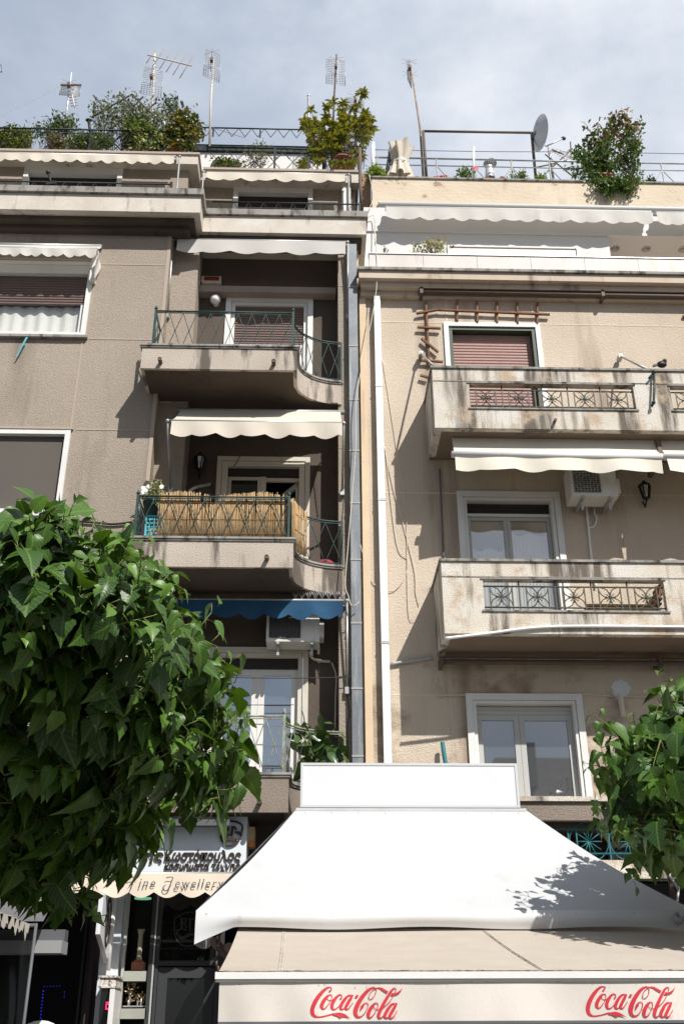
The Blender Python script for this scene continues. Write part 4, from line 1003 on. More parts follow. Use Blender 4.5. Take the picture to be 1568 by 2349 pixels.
# right building
y = 13.75; zb_ = AZ('2', 800, 803, y)
xg_ = AX('2', 1428, 830, y)
awning('longer white scalloped awning under the pelmet of the right roof', AX('2', 253, 800, y), xg_-.02, (y+.12, zb_+.06), (y, zb_), AZ('2', 800, 861, y), 16, .045, M_clothw, barm=M_white, over=.0, barx=(AX('2', 250, 800, y), xg_-.01))
awning('shorter white scalloped awning cut off by the right edge below the roof', xg_+.07, 9, (y+.12, zb_+.06), (y, zb_), AZ('2', 800, 864, y), 12, .045, M_clothw, barm=M_white, over=.0, barx=(xg_+.05, 9))
zs_ = AZ('6', 800, 212, 12.3); zb_ = AZ('6', 900, 136, 12.28)
xg_ = AX('6', 1468, 130, 12.3)
aw = awning('long cream awning hanging under the upper right balcony', AX('6', 547, 60, 12.4), xg_-.02, (12.5, AZ('6', 800, 52, 12.5)), (12.3, zb_), zs_, 6, .03, M_clothoff, barm=M_white, barr=.05, over=.02, flut=.04, barx=(AX('6', 544, 136, 12.28), xg_), ph=.3)
MB().box(xg_-.02, xg_+.04, 12.35, 12.9, 8.75, 9.05).build('bracket', M_darksteel, aw)
awning('cream awning cut off by the right edge beside the long one', xg_+.05, 9, (12.5, AZ('6', 800, 52, 12.5)), (12.3, zb_), zs_-.02, 7, .03, M_clothoff, barm=M_white, barr=.05, over=.02, flut=.05, barx=(xg_+.003, 9))
# bare rollers
def bare(label, p0, zz, y, sag=0):
    r = MB(); x = AX(*p0, y); r.tube([(x, y, zz), (9, y, zz-sag)], .035, 10); r.tube([(x, y-.03, zz+.05), (9, y-.03, zz+.05-sag)], .012, 6)
    for xx in (x+.02, x+2.9, x+5): r.box(xx, xx+.05, y-.05, YR-.002, zz-.05, zz+.07)
    solo(r, 'awning_roller', M_darksteel, label, 'awning roller', (x, y, zz), 'awnings on the facades')
bare('dark bare awning roller under the terrace cornice of the right block', ('4', 397, 268), AZ('4', 800, 270, 12.95), 12.95)
bare('rusty bare awning roller above the first floor window on the right', ('b', 485, 25), AZ('b', 900, 27, 12.9), 12.9)

# --- white tarpaulin awning, blank sign box and drink awning over the pavement
YT, YV, YC = 12.12, 10.4, 8.0
TL, TR = A('a', 945, 1585, YT), A('b', 870, 680, YT); zT = (TL.z+TR.z)/2
BL, BR = A('e', 28, 195, YV), A('u', 1592, 2100, YV); zV = AZ('e', 800, 203, YV)
aw = thing('shop_awning', 'big white hipped tarpaulin awning sloping over the pavement', 'awning', ((BL.x+BR.x)/2, YT, zT))
def top(u, v):
    x = (TL.x+(TR.x-TL.x)*u)*(1-v) + (BL.x+(BR.x-BL.x)*u)*v
    return (x, YT+(YV-YT)*v, zT+(zV-zT)*v - .05*math.sin(math.pi*v) - .012*math.sin(u*7)*math.sin(math.pi*v))
c = MB(); c.grid(top, 40, 16)
def hipL(u, v):
    a = Vector(top(0, v)); return (a.x, a.y+(YT+.5-a.y)*u, a.z)
for k, sx in ((0, 1), (1, -1)):
    def hip(u, v, k=k):
        a = Vector(top(k, v)); return (a.x+(0 if k == 0 else .0), a.y+(YT+.02-a.y)*u, a.z+.0)
    # side faces fall from the ridge line back to the wall
    def hipf(u, v, k=k):
        t_ = top(k, v); e_ = top(k, 1); return (t_[0]+(e_[0]-t_[0])*u, t_[1]+(YT-t_[1])*u*0+u*.0, t_[2]+(e_[2]-t_[2])*u)
    e_ = top(k, 1); t_ = top(k, 0)
    if k == 0: c.add([e_, t_, (e_[0], YT+.3, e_[2])], [(0, 1, 2)])
c.build('canopy', M_pvc, aw)
zVb = AZ('e', 900, 303, YV); zLb = AZ('e', 25, 398, YV); xcut = AX('e', 245, 310, YV)
def val(u, v):
    x = BL.x+(BR.x-BL.x)*u; k = max(0, 1-(x-BL.x)/(xcut-BL.x)); zb2 = zVb+(zLb-zVb)*k + .012*math.sin(u*17)
    bul = .05*math.sin(math.pi*min(1, (1-v)*1.2))*(1-.5*k)
    return (x+.05*k*(1-v)*0, YV-.004-bul*.3+.03*(1-v)**3*(1-k), zV+(zb2-zV)*(1-v))
c = MB(); c.grid(val, 120, 10); c.build('valance', M_pvcv, aw)
def vals(u, v):
    return (BL.x+.02*math.sin(3*v), YV+(YT-YV)*u, zV-.03*math.sin(math.pi*u)-(zV-zLb)*(1-.35*u)*(1-v))
c = MB(); c.grid(vals, 12, 6); c.build('side_valance', M_pvcv, aw)
st = MB()
for i in range(26):
    x = BL.x+.12+i*.29+random.uniform(-.06, .06); st.ball((x, YV-.012, zV-.03), .005, 6)
for i in range(9): x = TL.x+.1+(TR.x-TL.x-.2)*i/8; st.ball((x, YT-.06, zT-.05), .007, 6)
st.build('rivets', M_darksteel, aw)
MB().box(TL.x, TR.x, YT-.03, YT+.02, zT-.02, zT+.012).build('top_batten', M_pvc, aw)
a = MB()
for x, z in ((BL.x+.16, zV-.25), (BL.x+.30, zV-.30)): a.tube([(x+.1, YT, z-.1), (x, YV+.3, z)], .045, 10)
a.build('arm', mat('pinkish lacquered arm', (.30, .22, .20), .5), aw)
ch = MB()
for i in range(9): p = Vector((BL.x+.2+.012*math.sin(i*2), YV+.25, zV-.15-.045*i)); ch.tube([p, p+Vector((0, 0, -.05))], .011, 5)
ch.build('chain', M_darksteel, aw)
# blank sign box
S0, S1 = A('a', 978, 1250, YT-.03), A('b', 830, 474, YT-.03); SB0, SB1 = A('a', 977, 1572, YT-.03), A('b', 846, 668, YT-.03)
sx0, sx1 = (S0.x+SB0.x)/2, (S1.x+SB1.x)/2; sz1, sz0 = (S0.z+S1.z)/2, (SB0.z+SB1.z)/2
sg = thing('sign_box', 'blank white sign box standing on the ridge of the big white awning', 'sign', ((sx0+sx1)/2, YT+.1, sz0))
frame_mb(MB(), sx0, sx1, sz0, sz1, YT-.03, YT+.22, .028).build('frame', M_alu, sg)
MB().box(sx0+.028, sx1-.028, YT-.02, YT+.2, sz0+.028, sz1-.028).build('panel', M_signw, sg)
for x in (sx0+.4, (sx0+sx1)/2, sx1-.4): MB().bar((x, YT+.2, (sz0+sz1)/2), (x, YP+.1, (sz0+sz1)/2), .04).build('bracket', M_steel, sg)
# beige awning with the drink lettering
yq = YV+.02; zB0 = AZ('e', 900, 316, yq)+.02; zB1 = AZ('e', 800, 548, YC)
bl0, bl1 = AX('e', 256, 305, yq), AX('e', 158, 545, YC)
xR = 3.95
dk = thing('drinks_awning', 'beige awning with red Coca-Cola lettering on its cream valance', 'awning', ((bl1+xR)/2, yq+1, zB0))
dk['label'] = 'beige drop awning with red cursive lettering along its cream valance'
def bt(u, v):
    x = (bl0*(1-v)+bl1*v); x = x+(xR-x)*u; return (x, yq+.8+(YC+.02-yq-.8)*v, zB0+.15+(zB1-zB0-.15)*v-.035*math.sin(math.pi*v)*(1+.3*math.sin(u*9)))
c = MB(); c.grid(bt, 40, 14); c.build('canopy', M_beige, dk)
for u in (.092, .5):
    s = MB(); s.tube([Vector(bt(u, v/10))+Vector((0, 0, .004)) for v in range(11)], .003, 4); s.tube([Vector(bt(u+.004, v/10))+Vector((0, 0, .004)) for v in range(11)], .003, 4); s.build('seam', M_valbeige, dk)
zb0, zb1 = AZ('e', 800, 612, YC-.03), AZ('e', 800, 556, YC-.03)
bx0 = AX('e', 137, 575, YC-.03)
fb = MB(); fb.box(bx0, xR+.03, YC-.05, YC+.05, zb0+.018, zb1); fb.box(bx0+.005, xR+.03, YC-.035, YC+.05, zb0, zb0+.016); fb.build('front_bar', M_white, dk)
mo = MB(); x = bl1+.03
while x < xR: w_ = random.uniform(.02, .09); mo.box(x, x+w_, YC-.02, YC+.03, zb1+.0005, zb1+random.uniform(.004, .013)); x += w_
mo.build('mould_line', M_mould, dk)
v0, v1 = AX('e', 157, 700, YC-.02), xR; zv0 = AZ('e', 500, 848, YC-.02)
def dv(u, v):
    x = v0+(v1-v0)*u; return (x, YC-.02-.02*math.sin(x*5.1+.6)*(1-v)-.012*math.sin(x*13)*(1-v)*math.exp(-(x-v0)*.8)*2, zv0+(zb0+.005-zv0)*v)
c = MB(); c.grid(dv, 140, 8); c.build('valance', M_valbeige, dk)
c = MB(); c.grid(lambda u, v: (dv(u, 0)[0], dv(u, 0)[1]-.003, zv0-.012+.02*v), 140, 1); c.build('piping', M_boxgrey, dk)
COLA = [
 [(358,170,8),(366,158,26),(384,142,26),(397,120,18),(392,95,16),(368,86,18),(330,98,32),(280,135,46),(215,205,58),(155,290,66),(112,380,68),(95,450,64),(103,510,58),(135,545,42),(185,560,24),(240,556,22),(310,543,22),(380,525,24),(440,512,34)],
 [(390,222,14),(372,208,14),(335,232,40),(288,288,54),(252,350,58),(243,395,54),(258,432,30),(295,425,20),(345,370,14),(385,305,12),(405,245,11),(396,212,12),(374,206,12)],
 [(345,244,10),(332,265,10),(345,290,10),(375,300,12),(408,296,14),(432,272,18)],
 [(533,283,20),(548,270,26),(563,243,16),(556,214,15),(525,210,24),(475,250,42),(430,315,52),(406,375,54),(412,425,42),(440,443,24),(480,425,17),(520,385,12),(545,350,10)],
 [(712,214,14),(670,222,26),(622,265,42),(575,330,50),(545,395,48),(548,432,36),(575,440,20),(612,410,14),(665,335,14),(712,255,14)],
 [(738,210,30),(700,275,46),(655,350,48),(624,410,46),(632,438,30),(665,432,18),(705,385,13),(742,332,11)],
 [(1108,104,14),(1085,93,16),(1040,102,30),(970,150,48),(895,235,60),(830,335,68),(788,430,72),(778,500,62),(800,550,46),(845,562,26),(895,535,18),(942,475,14),(974,400,13),(978,355,13),(955,338,12),(920,352,20),(892,390,44),(868,430,30),(850,474,6)],
 [(1100,100,12),(1112,140,12),(1090,215,12),(1050,268,12),(1012,282,12),(992,265,14),(1000,220,12),(1040,155,13),(1095,115,15),(1145,98,16),(1190,110,34),(1240,142,42),(1295,175,44)],
 [(1130,352,13),(1108,340,14),(1070,365,38),(1022,425,54),(990,490,58),(982,545,48),(1000,575,28),(1040,555,18),(1085,500,13),(1122,430,12),(1138,375,11),(1130,345,12),(1108,338,12)],
 [(1070,385,8),(1078,420,10),(1105,440,12),(1135,445,12),(1165,440,14)],
 [(1420,160,14),(1431,125,13),(1422,103,13),(1395,108,22),(1350,155,38),(1285,255,46),(1215,375,52),(1160,485,52),(1143,545,44),(1160,578,26),(1195,568,18),(1240,520,13),(1270,480,10)],
 [(1379,235,11),(1340,300,12),(1280,365,12),(1205,428,12)],
 [(1412,345,14),(1370,355,26),(1322,400,42),(1272,475,50),(1245,535,46),(1252,568,34),(1280,574,20),(1320,545,14),(1375,460,14),(1422,375,14)],
 [(1438,342,30),(1400,410,46),(1352,490,48),(1322,545,46),(1332,578,30),(1365,572,18),(1405,525,13),(1443,462,11)]]
COLAP = [[(425,510),(470,496),(520,491),(570,498),(615,518),(660,550),(705,590),(665,573),(625,560),(585,556),(558,565),(532,585),(512,560),(470,540),(425,530)],
         [(790,213),(833,213),(812,253),(770,253)], [(1340,218),(1362,180),(1400,184),(1440,174),(1490,145),(1537,95),(1515,145),(1478,190),(1430,213),(1385,221)]]
yl = YC-.03
pA = A('k', 0, 0, yl); sA = (A('k', 1500, 300, yl)-A('k', 60, 300, yl)).x/1440; sz_ = (A('k', 800, 0, yl).z-A('k', 800, 600, yl).z)/600
xo2 = AX('f', 1190, 1320, yl)-AX('e', 945, 730, yl)
for off in (0, xo2):
    lt = MB(); mapf = lambda X, Y_: (A('k', 60, 300, yl).x+(X-60)*sA+off, A('k', 800, 300, yl).z-(Y_-300)*sz_)
    k = 0
    for s_ in COLA: ribbon(lt, s_, mapf, yl-.0006*k); k += 1
    for p_ in COLAP:
        q_ = [mapf(*e_) for e_ in p_]
        n = len(q_)
        if n == 4: lt.add([(X, yl-.0006*k, Z) for X, Z in q_], [(3, 2, 1, 0)])
        else:
            lt.add([(X, yl-.0006*k, Z) for X, Z in q_], [tuple(range(n))[::-1]])
        k += 1
    ribbon(lt, [(1408+14*math.cos(t), 573+14*math.sin(t), 3) for t in (i*math.pi/5 for i in range(11))], mapf, yl-.0006*k)
    def skin(x, y, z):
        lay = yl-y; return (x, dv((x-v0)/(v1-v0), (z-zv0)/(zb0+.005-zv0))[1]-.003-lay*.6, z)
    lt.v = [skin(*p_) for p_ in lt.v]
    lt.build('lettering', M_red, dk)
# --- jewellery shop sign and awning
YS = 12.43
x0, x1 = -4.2, AX('s', 1400, 300, YS); z0, z1 = AZ('s', 1000, 690, YS), 3.893
sg = thing('shop_sign', 'pale shop sign with dark raised Greek lettering and shield emblem', 'sign', ((x0+x1)/2, YS, z0))
MB().box(x0, x1, YS, YG-.01, z0, z1).build('board', M_signgrey, sg)
t1_, t2_ = MB(), MB()
a, b = A('s', 528, 545, YS), A('s', 1340, 545, YS); text_into(t1_, 'Κωστόπουλος', a.x, YS-.014, a.z, .155, .15, .0035, .012, b.x-a.x)
text_into(t1_, 'Βασίλης', AX('s', 60, 545, YS)-.25, YS-.014, a.z, .155, .15, .005, .012, .74)
a, b = A('s', 528, 640, YS), A('s', 1330, 640, YS); text_into(t2_, 'κοσμήματα τέχνης', a.x, YS-.014, a.z, .113, .12, .0025, .012, b.x-a.x)
t1_.build('lettering', M_bronze, sg); t2_.build('lettering', M_bronze, sg)
em = MB(); fs_ = lambda X, Y_: (lambda p: (p.x, p.z))(A('s', X, Y_, YS-.03))
def raised(mb, pts, f, y0, y1):
    q_ = spline(pts); n0 = len(mb.v); ribbon(mb, pts, f, y0); k = len(mb.v)-n0; mb.v += [(x, y1, z) for x, _, z in mb.v[n0:n0+k]]
    for i in range(k//2-1):
        for s_ in (0, 1): a_ = n0+2*i+s_; mb.f.append((a_, a_+2, a_+2+k, a_+k)); mb.sm.append(False)
for i, st_ in enumerate(([(1215,120,16),(1285,130,16),(1350,165,16),(1348,230,16),(1330,300,16),(1295,350,16),(1240,380,16),(1190,380,16),(1140,340,16),(1122,290,16),(1115,200,16),(1113,175,16)],
            [(1195,185,44),(1180,235,40),(1160,280,40)], [(1255,178,22),(1245,230,26),(1235,285,26)], [(1235,185,18),(1275,190,22),(1290,215,22)], [(1275,240,20),(1320,245,22),(1318,268,18)],
            [(1140,300,30),(1180,265,30),(1215,290,34),(1260,310,22),(1300,318,14)], [(1148,318,26),(1190,320,30),(1240,318,30),(1285,335,16)])):
    raised(em, st_, fs_, YS-.03-.001*i, YS-.002)
em.build('emblem', M_bronze, sg)
ja = thing('shop_awning', 'pale peach jewellery shop awning with grey italic lettering under the Greek sign', 'awning', ((x0+x1)/2, YS-.1, z0))
zj = AZ('s', 800, 938, YS-.1)
valance(-4.2, x1-.05, z0-.002, zj, YS-.08, 12, .06, .012, .35).build('valance', M_jewel, ja)
MB().tube([(-4.2, YS-.05, z0+.0), (x1-.05, YS-.05, z0)], .02, 8).build('front_bar', M_steel, ja)
tt = MB(); yj = YS-.118
a, b = A('s', 640, 830, yj), A('s', 1150, 830, yj); text_into(tt, 'ewellery', a.x, yj, a.z, .135, .2, .0, 0, b.x-a.x, 1.25)
t3 = MB()
a, b = A('s', 255, 825, yj), A('s', 430, 825, yj); text_into(t3, 'ine', a.x, yj, a.z, .135, .2, .0, 0, b.x-a.x, 1.25)
fj = lambda X, Y_: (lambda p: (p.x, p.z))(A('s', X, Y_, yj))
ribbon(tt, [(548,735,8),(560,722,10),(615,724,9),(600,770,12),(580,830,14),(550,862,11),(520,858,14),(515,830,12),(540,800,8)], fj, yj)
ribbon(t3, [(145,745,8),(165,725,10),(240,722,9)], fj, yj); ribbon(t3, [(205,725,10),(190,790,13),(165,840,10)], fj, yj-.001)
tt.build('lettering', M_ink, ja); t3.build('lettering', M_ink, ja)
x0_ = -3.6; xcs = AX('s', 1214, 140, 12.2)
cs = MB().box(x0_, xcs, 12.22, 12.34, AZ('s', 900, 170, 12.22), AZ('s', 900, 106, 12.22)); cs.box(xcs-.16, xcs-.13, 12.28, 12.42, AZ('s', 900, 106, 12.22)-.001, 3.89)
solo(cs, 'awning_cassette', M_boxgrey, 'grey awning cassette fixed in front of the Greek shop sign', 'awning box', (-1.5, 12.3, 3.7))
bxs = thing('alarm_box', 'ochre alarm box with orange lens beside the Greek shop sign', 'alarm box', A('s', 1440, 400, 12.6))
q0, q1 = A('s', 1408, 185, 12.6), A('s', 1478, 400, 12.6)
MB().box(q0.x, q1.x, 12.6, 12.9, q1.z+.02, q0.z).build('casing', M_ochre, bxs); MB().box(q0.x+.03, q1.x-.004, 12.57, 12.599, q1.z, q1.z+.07).build('lens', M_orange, bxs)
# projecting white sign with oval, and beige box below it
q0, q1 = A('w', 95, 120, 12.4), A('w', 200, 110, 12.75)
zs0, zs1 = AZ('w', 150, 870, 12.6), AZ('w', 150, 100, 12.6)
ps = thing('projecting_sign', 'white projecting sign with dark oval emblem on the shop pier', 'sign', (q1.x, 12.7, zs0))
xx = AX('w', 170, 500, 12.6)
MB().slab([(0, 0), (1, 0), (1, 1), (0, 1)], 0, 0)
ys0, ys1 = 12.2, 12.88
s = MB(); s.v += []
s.add([(xx-.05, ys0, zs0+.25), (xx, ys0, zs0+.25), (xx, ys1, zs0), (xx-.05, ys1, zs0), (xx-.05, ys0, zs1), (xx, ys0, zs1), (xx, ys1, zs1), (xx-.05, ys1, zs1)], [(0,3,2,1),(4,5,6,7),(0,1,5,4),(1,2,6,5),(2,3,7,6),(3,0,4,7)])
s.build('panel', M_signw, ps)
ov = MB(); co = Vector((xx+.004, 12.58, AZ('w', 180, 400, 12.6)))
ov.lathe(co, [(.155, 0), (.175, 0), (.175, .012), (.155, .012), (.155, 0)], 24, (1, 0, 0)); ov.v = [(x, co.y+(y_-co.y)*.75, co.z+(z-co.z)*1.5) for x, y_, z in ov.v]
ov.ball((co.x, co.y, co.z), .09, 12, (.1, .8, 1.9)); ov.build('emblem', M_bronze, ps)
pp = MB(); xx2 = AX('w', 225, 500, 12.8); pp.tube([(xx2, 12.8, 3.3), (xx2, 12.8, AZ('w', 210, 980, 12.8))], .028, 10)
solo(pp, 'drainpipe', M_whitepipe, 'short white pipe running down the shop pier beside the projecting sign', 'pipe', (xx2, 12.8, 2.3))
q0, q1 = A('w', 108, 1068, 12.6), A('w', 290, 1165, 12.6)
bx_ = MB().box(q0.x, q1.x, 12.5, 12.92, q1.z, q0.z); bx_.box(q0.x-.015, q1.x+.015, 12.48, 12.92, q0.z, q0.z+.02); bx_.box(q0.x-.01, q1.x+.01, 12.49, 12.92, q1.z-.02, q1.z)
vm = thing('vending_machine', 'tall dark vending cabinet with beige header by the shop pier', 'vending machine', (q0.x+.2, 12.7, 0))
bx_.build('header', M_valbeige, vm); MB().box(q0.x+.02, q1.x-.06, 12.52, 12.9, 0, q1.z-.021).build('cabinet', G_dark, vm); MB().box(q1.x-.055, q1.x, 12.5, 12.9, 0, q1.z-.021).build('side_frame', M_white, vm)
dg = MB(); dx0 = AX('g', 1210, 1530, 12.51); dz0 = AZ('g', 1210, 1545, 12.51); frame_mb(dg, dx0, dx0+.05, dz0, dz0+.06, 12.512, 12.52, .012); dg.box(dx0, dx0+.05, 12.51, 12.52, dz0+.065, dz0+.077); dg.build('display', M_redled, vm)
# column and gilded trees in the showcase
c = A('w', 540, 980, YG+.12); cl = MB(); k = (A('w', 540, 485, YG+.12).z-c.z)
cl.box(c.x-.13*k*1.2, c.x+.13*k*1.2, c.y-.08, c.y+.08, c.z, c.z+.2*k); cl.box(c.x-.10*k, c.x+.10*k, c.y-.06, c.y+.06, c.z+.2*k, c.z+.24*k)
col_ = thing('column_figurine', 'small fluted stone column on a brown plinth in the shop showcase', 'figurine', c)
cl.build('plinth', M_terra, col_)
s = MB(); n = 20; r0_ = .065*k
prof = [(1.25, .24), (1.25, .27), (1.0, .29), (1.0, .32), (.92, .86), (1.05, .88), (1.3, .93), (1.45, .97), (1.45, 1.0), (0, 1.0)]
s.lathe(c, [(r0_*a_, k*b_) for a_, b_ in prof], n); s.build('shaft', M_stone, col_)
c = A('w', 470, 1415, YG+.1); tr = thing('gilded_ornament', 'gilded foil trees on silver stands in the lower shop showcase', 'ornament', c)
P_, D_, N_, S_ = [], [], [], []; stn = MB()
for cx_, cz_, r_, n_ in ((450, 1195, .085, 90), (540, 1300, .05, 45), (580, 1300, .05, 45), (430, 1320, .04, 20)):
    q_ = A('w', cx_, cz_, YG+.1); stn.tube([(q_.x, q_.y, c.z), q_], .012, 6)
    for i in range(n_): d = rv().normalized(); P_.append(q_+d*r_*random.uniform(.5, 1)); D_.append(rv()); N_.append(rv()); S_.append(.03)
stn.box(c.x-.1, c.x+.17, c.y-.04, c.y+.04, c.z, c.z+.015); stn.build('stand', M_steel, tr); leaf_mesh('foil_leaves', T_oval, P_, D_, N_, S_, M_gold, tr)

# --- cafe at bottom left: canopy, clear sheet, white lamp box
YK = 11.2
ck = thing('cafe_canopy', 'dark grey cafe canopy with ragged edge behind the tree at lower left', 'canopy', (-4.5, YK, 2.6))
p0, p1 = A('g', -400, 250, YK), A('g', 380, 555, YK)
c = MB(); xr1 = AX('g', 640, 560, 12.9)
c.grid(lambda u, v: (-6.5+(p1.x+.1-(-6.5)+(xr1-p1.x-.1)*(v))*u, YK+(YG-YK)*v, p1.z+.02+(AZ('g', 400, 50, YG)-p1.z)*v-.03*math.sin(math.pi*v)), 20, 8); c.build('canopy', M_boxgrey, ck)
rg = MB()
for i, (a, b, w_) in enumerate(((15, 430, 40), (80, 500, 80), (150, 520, 60), (210, 545, 45), (258, 570, 40), (320, 550, 35))):
    top_ = A('g', a, 405+a*.42, YK-.03); k = w_*.2/260
    rg.slab([(top_.x-k, top_.z), (top_.x+k, top_.z-.02), (top_.x+k*.6, top_.z-.11), (top_.x+k*.2, top_.z-.09), (top_.x-k*.1, top_.z-.2*(.7+.3*math.sin(i*3))), (top_.x-k*.6, top_.z-.12)], YK-.035, YK-.03)
rg.build('torn_edge', mat('torn cloth with painted shade', (.34, .31, .27), .9), ck)  # the edge hangs in shade; that shade is put into the cloth colour
wn = thing('plastic_windbreak', 'clear plastic windbreak sheet hanging from the cafe canopy', 'windbreak', (-4.6, YK, 0))
xe_ = AX('g', 390, 700, YK)
c = MB(); c.grid(lambda u, v: (-7+(xe_+7)*u, YK+.04*math.sin(u*40)*(1-.6*v)+.03*math.sin(u*17+v*4), .3+(p1.z-.35)*v), 120, 12); c.build('sheet', M_clear, wn)
s = MB(); s.tube([(xe_, YK, .3), (xe_+.01, YK, p1.z)], .016, 8); s.tube([(-7, YK, p1.z-.02), (xe_, YK, p1.z-.02)], .02, 8); s.build('edge_pole', M_boxgrey, wn)
lb = thing('light_box', 'white box lamp hanging under the cafe canopy at lower left', 'lamp', A('g', 550, 750, 11.8))
q0, q1 = A('g', -200, 750, 11.8), A('g', 700, 895, 11.8)
MB().box(q0.x, q1.x, 11.8, 12.1, q1.z, q0.z).build('lower_panel', mat('lamp panel with painted shade', (.28, .28, .28), .6), lb); q2 = A('g', 730, 615, 11.85); MB().box(q0.x, q2.x, 11.95, 12.12, q0.z+.002, q2.z).build('upper_panel', M_boxgrey, lb)  # lower panel is white; the shade on it is painted as grey
ld = MB(); 
for s_ in (((468, 1640), (502, 1295)), ((510, 1278), (720, 1272)), ((740, 1400), (742, 1310))):
    a_, b_ = A('g', *s_[0], 13.4), A('g', *s_[1], 13.4); n = max(3, int((b_-a_).length/.035))
    for i in range(n): ld.ball(a_.lerp(b_, i/n), .008 if s_[0][0] < 500 else .005, 6)
solo(ld, 'led_strip', M_blueled, 'string of blue LEDs framing a counter inside the dark cafe', 'light string', A('g', 500, 1500, 13.4))
st = thing('cafe_table', 'round red and white table top inside the dark cafe', 'table', (AX('g', 480, 1700, 12.6), 12.6, 0))
c = A('g', 480, 1690, 12.6); t_ = MB(); t_.lathe((c.x, 12.6, c.z-.3), [(.0, 0), (.3, 0), (.32, .02), (.3, .04), (.24, .041), (0, .041)], 28, (0, -1, 0)); t_.build('sign_disc', M_white, st)
t_ = MB(); t_.lathe((c.x, 12.6, c.z-.3), [(0, .043), (.23, .043), (.23, .05), (0, .05)], 28, (0, -1, 0)); t_.build('disc_face', M_shutdark, st)
st['label'] = 'round dark disc with white rim at the bottom of the cafe doorway'; st['category'] = 'sign disc'; st.name = 'sign_disc_stand'
# ================================================================== FITTINGS
# --- pipes
zp = MB(); x = AX('u', 812, 1000, 13.02)
zz = 13.1; joints = [AZ('u', 815, v, 12.98) for v in (660, 795, 918, 1035, 1155, 1285, 1430, 1580, 1735)]
zp.box(x-.068, x+.068, 12.96, 13.09, 1.5, 13.05); dz = zp.build('zinc_downpipe', M_zinc, None, (x, 13.02, 1.5))
dz['label'] = 'wide grey zinc downpipe in the gap between the two blocks'; dz['category'] = 'downpipe'; dz['group'] = 'rainwater pipes on the facades'
j = MB()
for z in joints: j.box(x-.073, x+.073, 12.953, 13.0905, z-.012, z+.012)
j.build('joint', mat('soldered joint', (.36, .34, .31), .6, grain=.15), dz)
pts = [A('u', 865, 690, 13.0), A('u', 873, 1100, 13.0), A('u', 881, 1400, 13.0), A('u', 889, 1745, 13.0)]; x = sum(p.x for p in pts)/4
wp = MB(); wp.box(x-.05, x+.05, 12.97, 13.06, 3.2, pts[0].z); d = wp.build('white_downpipe', M_whitepipe, None, (x, 13.0, 3.2))
d['label'] = 'white square plastic downpipe down the left edge of the right block'; d['category'] = 'downpipe'; d['group'] = 'rainwater pipes on the facades'
j = MB()
for v in (887, 1147, 1475): z = AZ('u', 875, v, 13.0); j.box(x-.056, x+.056, 12.964, 13.065, z-.02, z+.02)
j.box(x-.045, x+.045, 12.98, 13.07, pts[0].z, pts[0].z+.17); j.build('joint', M_steel, d)
def pipe(label, pts, r, m_, name='pipe', cat='pipe', group='pipes and cables on the facades', sm=True):
    p = MB(); pts = [Vector(q_) for q_ in pts]
    if sm and len(pts) > 2:
        P_ = [np.array(q_) for q_ in pts]; out = []
        for i in range(len(P_)-1):
            a, b, c, d_ = P_[max(i-1, 0)], P_[i], P_[i+1], P_[min(i+2, len(P_)-1)]
            for k in range(6): t = k/6; out.append(Vector(.5*((2*b)+(-a+c)*t+(2*a-5*b+4*c-d_)*t*t+(-a+3*b-3*c+d_)*t**3)))
        pts = out+[pts[-1]]
    p.tube(pts, r, 6); return solo(p, name, m_, label, cat, pts[0], group)
yw = YR-.03
pipe('pale pipe running along the lower right balcony front', [A('6', 515, 946, YF-.03), A('6', 700, 925, YF-.03), A('6', 900, 900, YF-.03), A('6', 1100, 893, YF-.03), A('6', 1568, 896, YF-.03), A('6', 2000, 900, YF-.03)], .019, M_whitepipe)
pipe('short grey pipe from white downpipe to the lower right balcony', [A('b', 275, 35, yw), A('b', 400, 15, yw), A('b', 460, 5, yw)], .025, M_steel)
pipe('thin grey conduit up the wall left of the lower right balcony door', [A('6', 490, 200, yw), A('6', 500, 400, yw), A('6', 508, 600, yw)], .014, M_boxgrey)
pipe('pale bent drain hose hanging from the right air conditioner', [A('6', 1135, 345, yw), A('6', 1145, 450, yw), A('6', 1160, 600, yw), A('6', 1178, 720, yw)], .016, M_whitepipe)
pipe('pale looped hose beside the right air conditioner drain hose', [A('6', 1175, 345, yw), A('6', 1172, 390, yw), A('6', 1182, 420, yw), A('6', 1170, 452, yw), A('6', 1150, 460, yw)], .012, M_whitepipe)
pipe('pale curved stub pipe beside the white foam patch on the right wall', [A('b', 1285, 165, yw-.05), A('b', 1290, 200, yw-.05), A('b', 1300, 265, yw-.03)], .035, M_cablew)
fm = MB(); fc = A('b', 1288, 155, YR-.005)
fp = [(fc.x+.12*(1+.12*math.sin(3*t+1)+.10*math.sin(11*t))*math.cos(t), fc.z+.03+.13*(1+.1*math.sin(2*t)+.10*math.sin(9*t+2))*math.sin(t)) for t in (i*math.pi/24 for i in range(48))]
fm.slab(fp, YR-.006, YR-.001)
solo(fm, 'foam_patch', M_signgrey, 'white sprayed foam patch on the wall above the right tree', 'foam patch', fc)
pipe('turquoise stub pole on the wall just above the blank sign box', [A('b', 503, 380, yw-.08), A('b', 508, 420, yw-.1), A('b', 518, 480, yw-.12)], .03, M_turqiron, 'pole')
pipe('brown hose running from the blue awning to the left air conditioner', [A('a', 1045, 455, YA-.08), A('a', 1060, 500, YA-.05), A('a', 1110, 522, YA-.04), A('a', 1190, 528, YA-.04)], .02, M_cablew, 'hose', 'hose')
pipe('pale cable dropping behind the rubber plant on the lowest balcony', [A('a', 1200, 535, YA-.03), A('a', 1232, 630, YA-.03), A('a', 1228, 800, YA-.03), A('a', 1225, 1000, YA-.03)], .012, M_cablew, 'cable', 'cable')
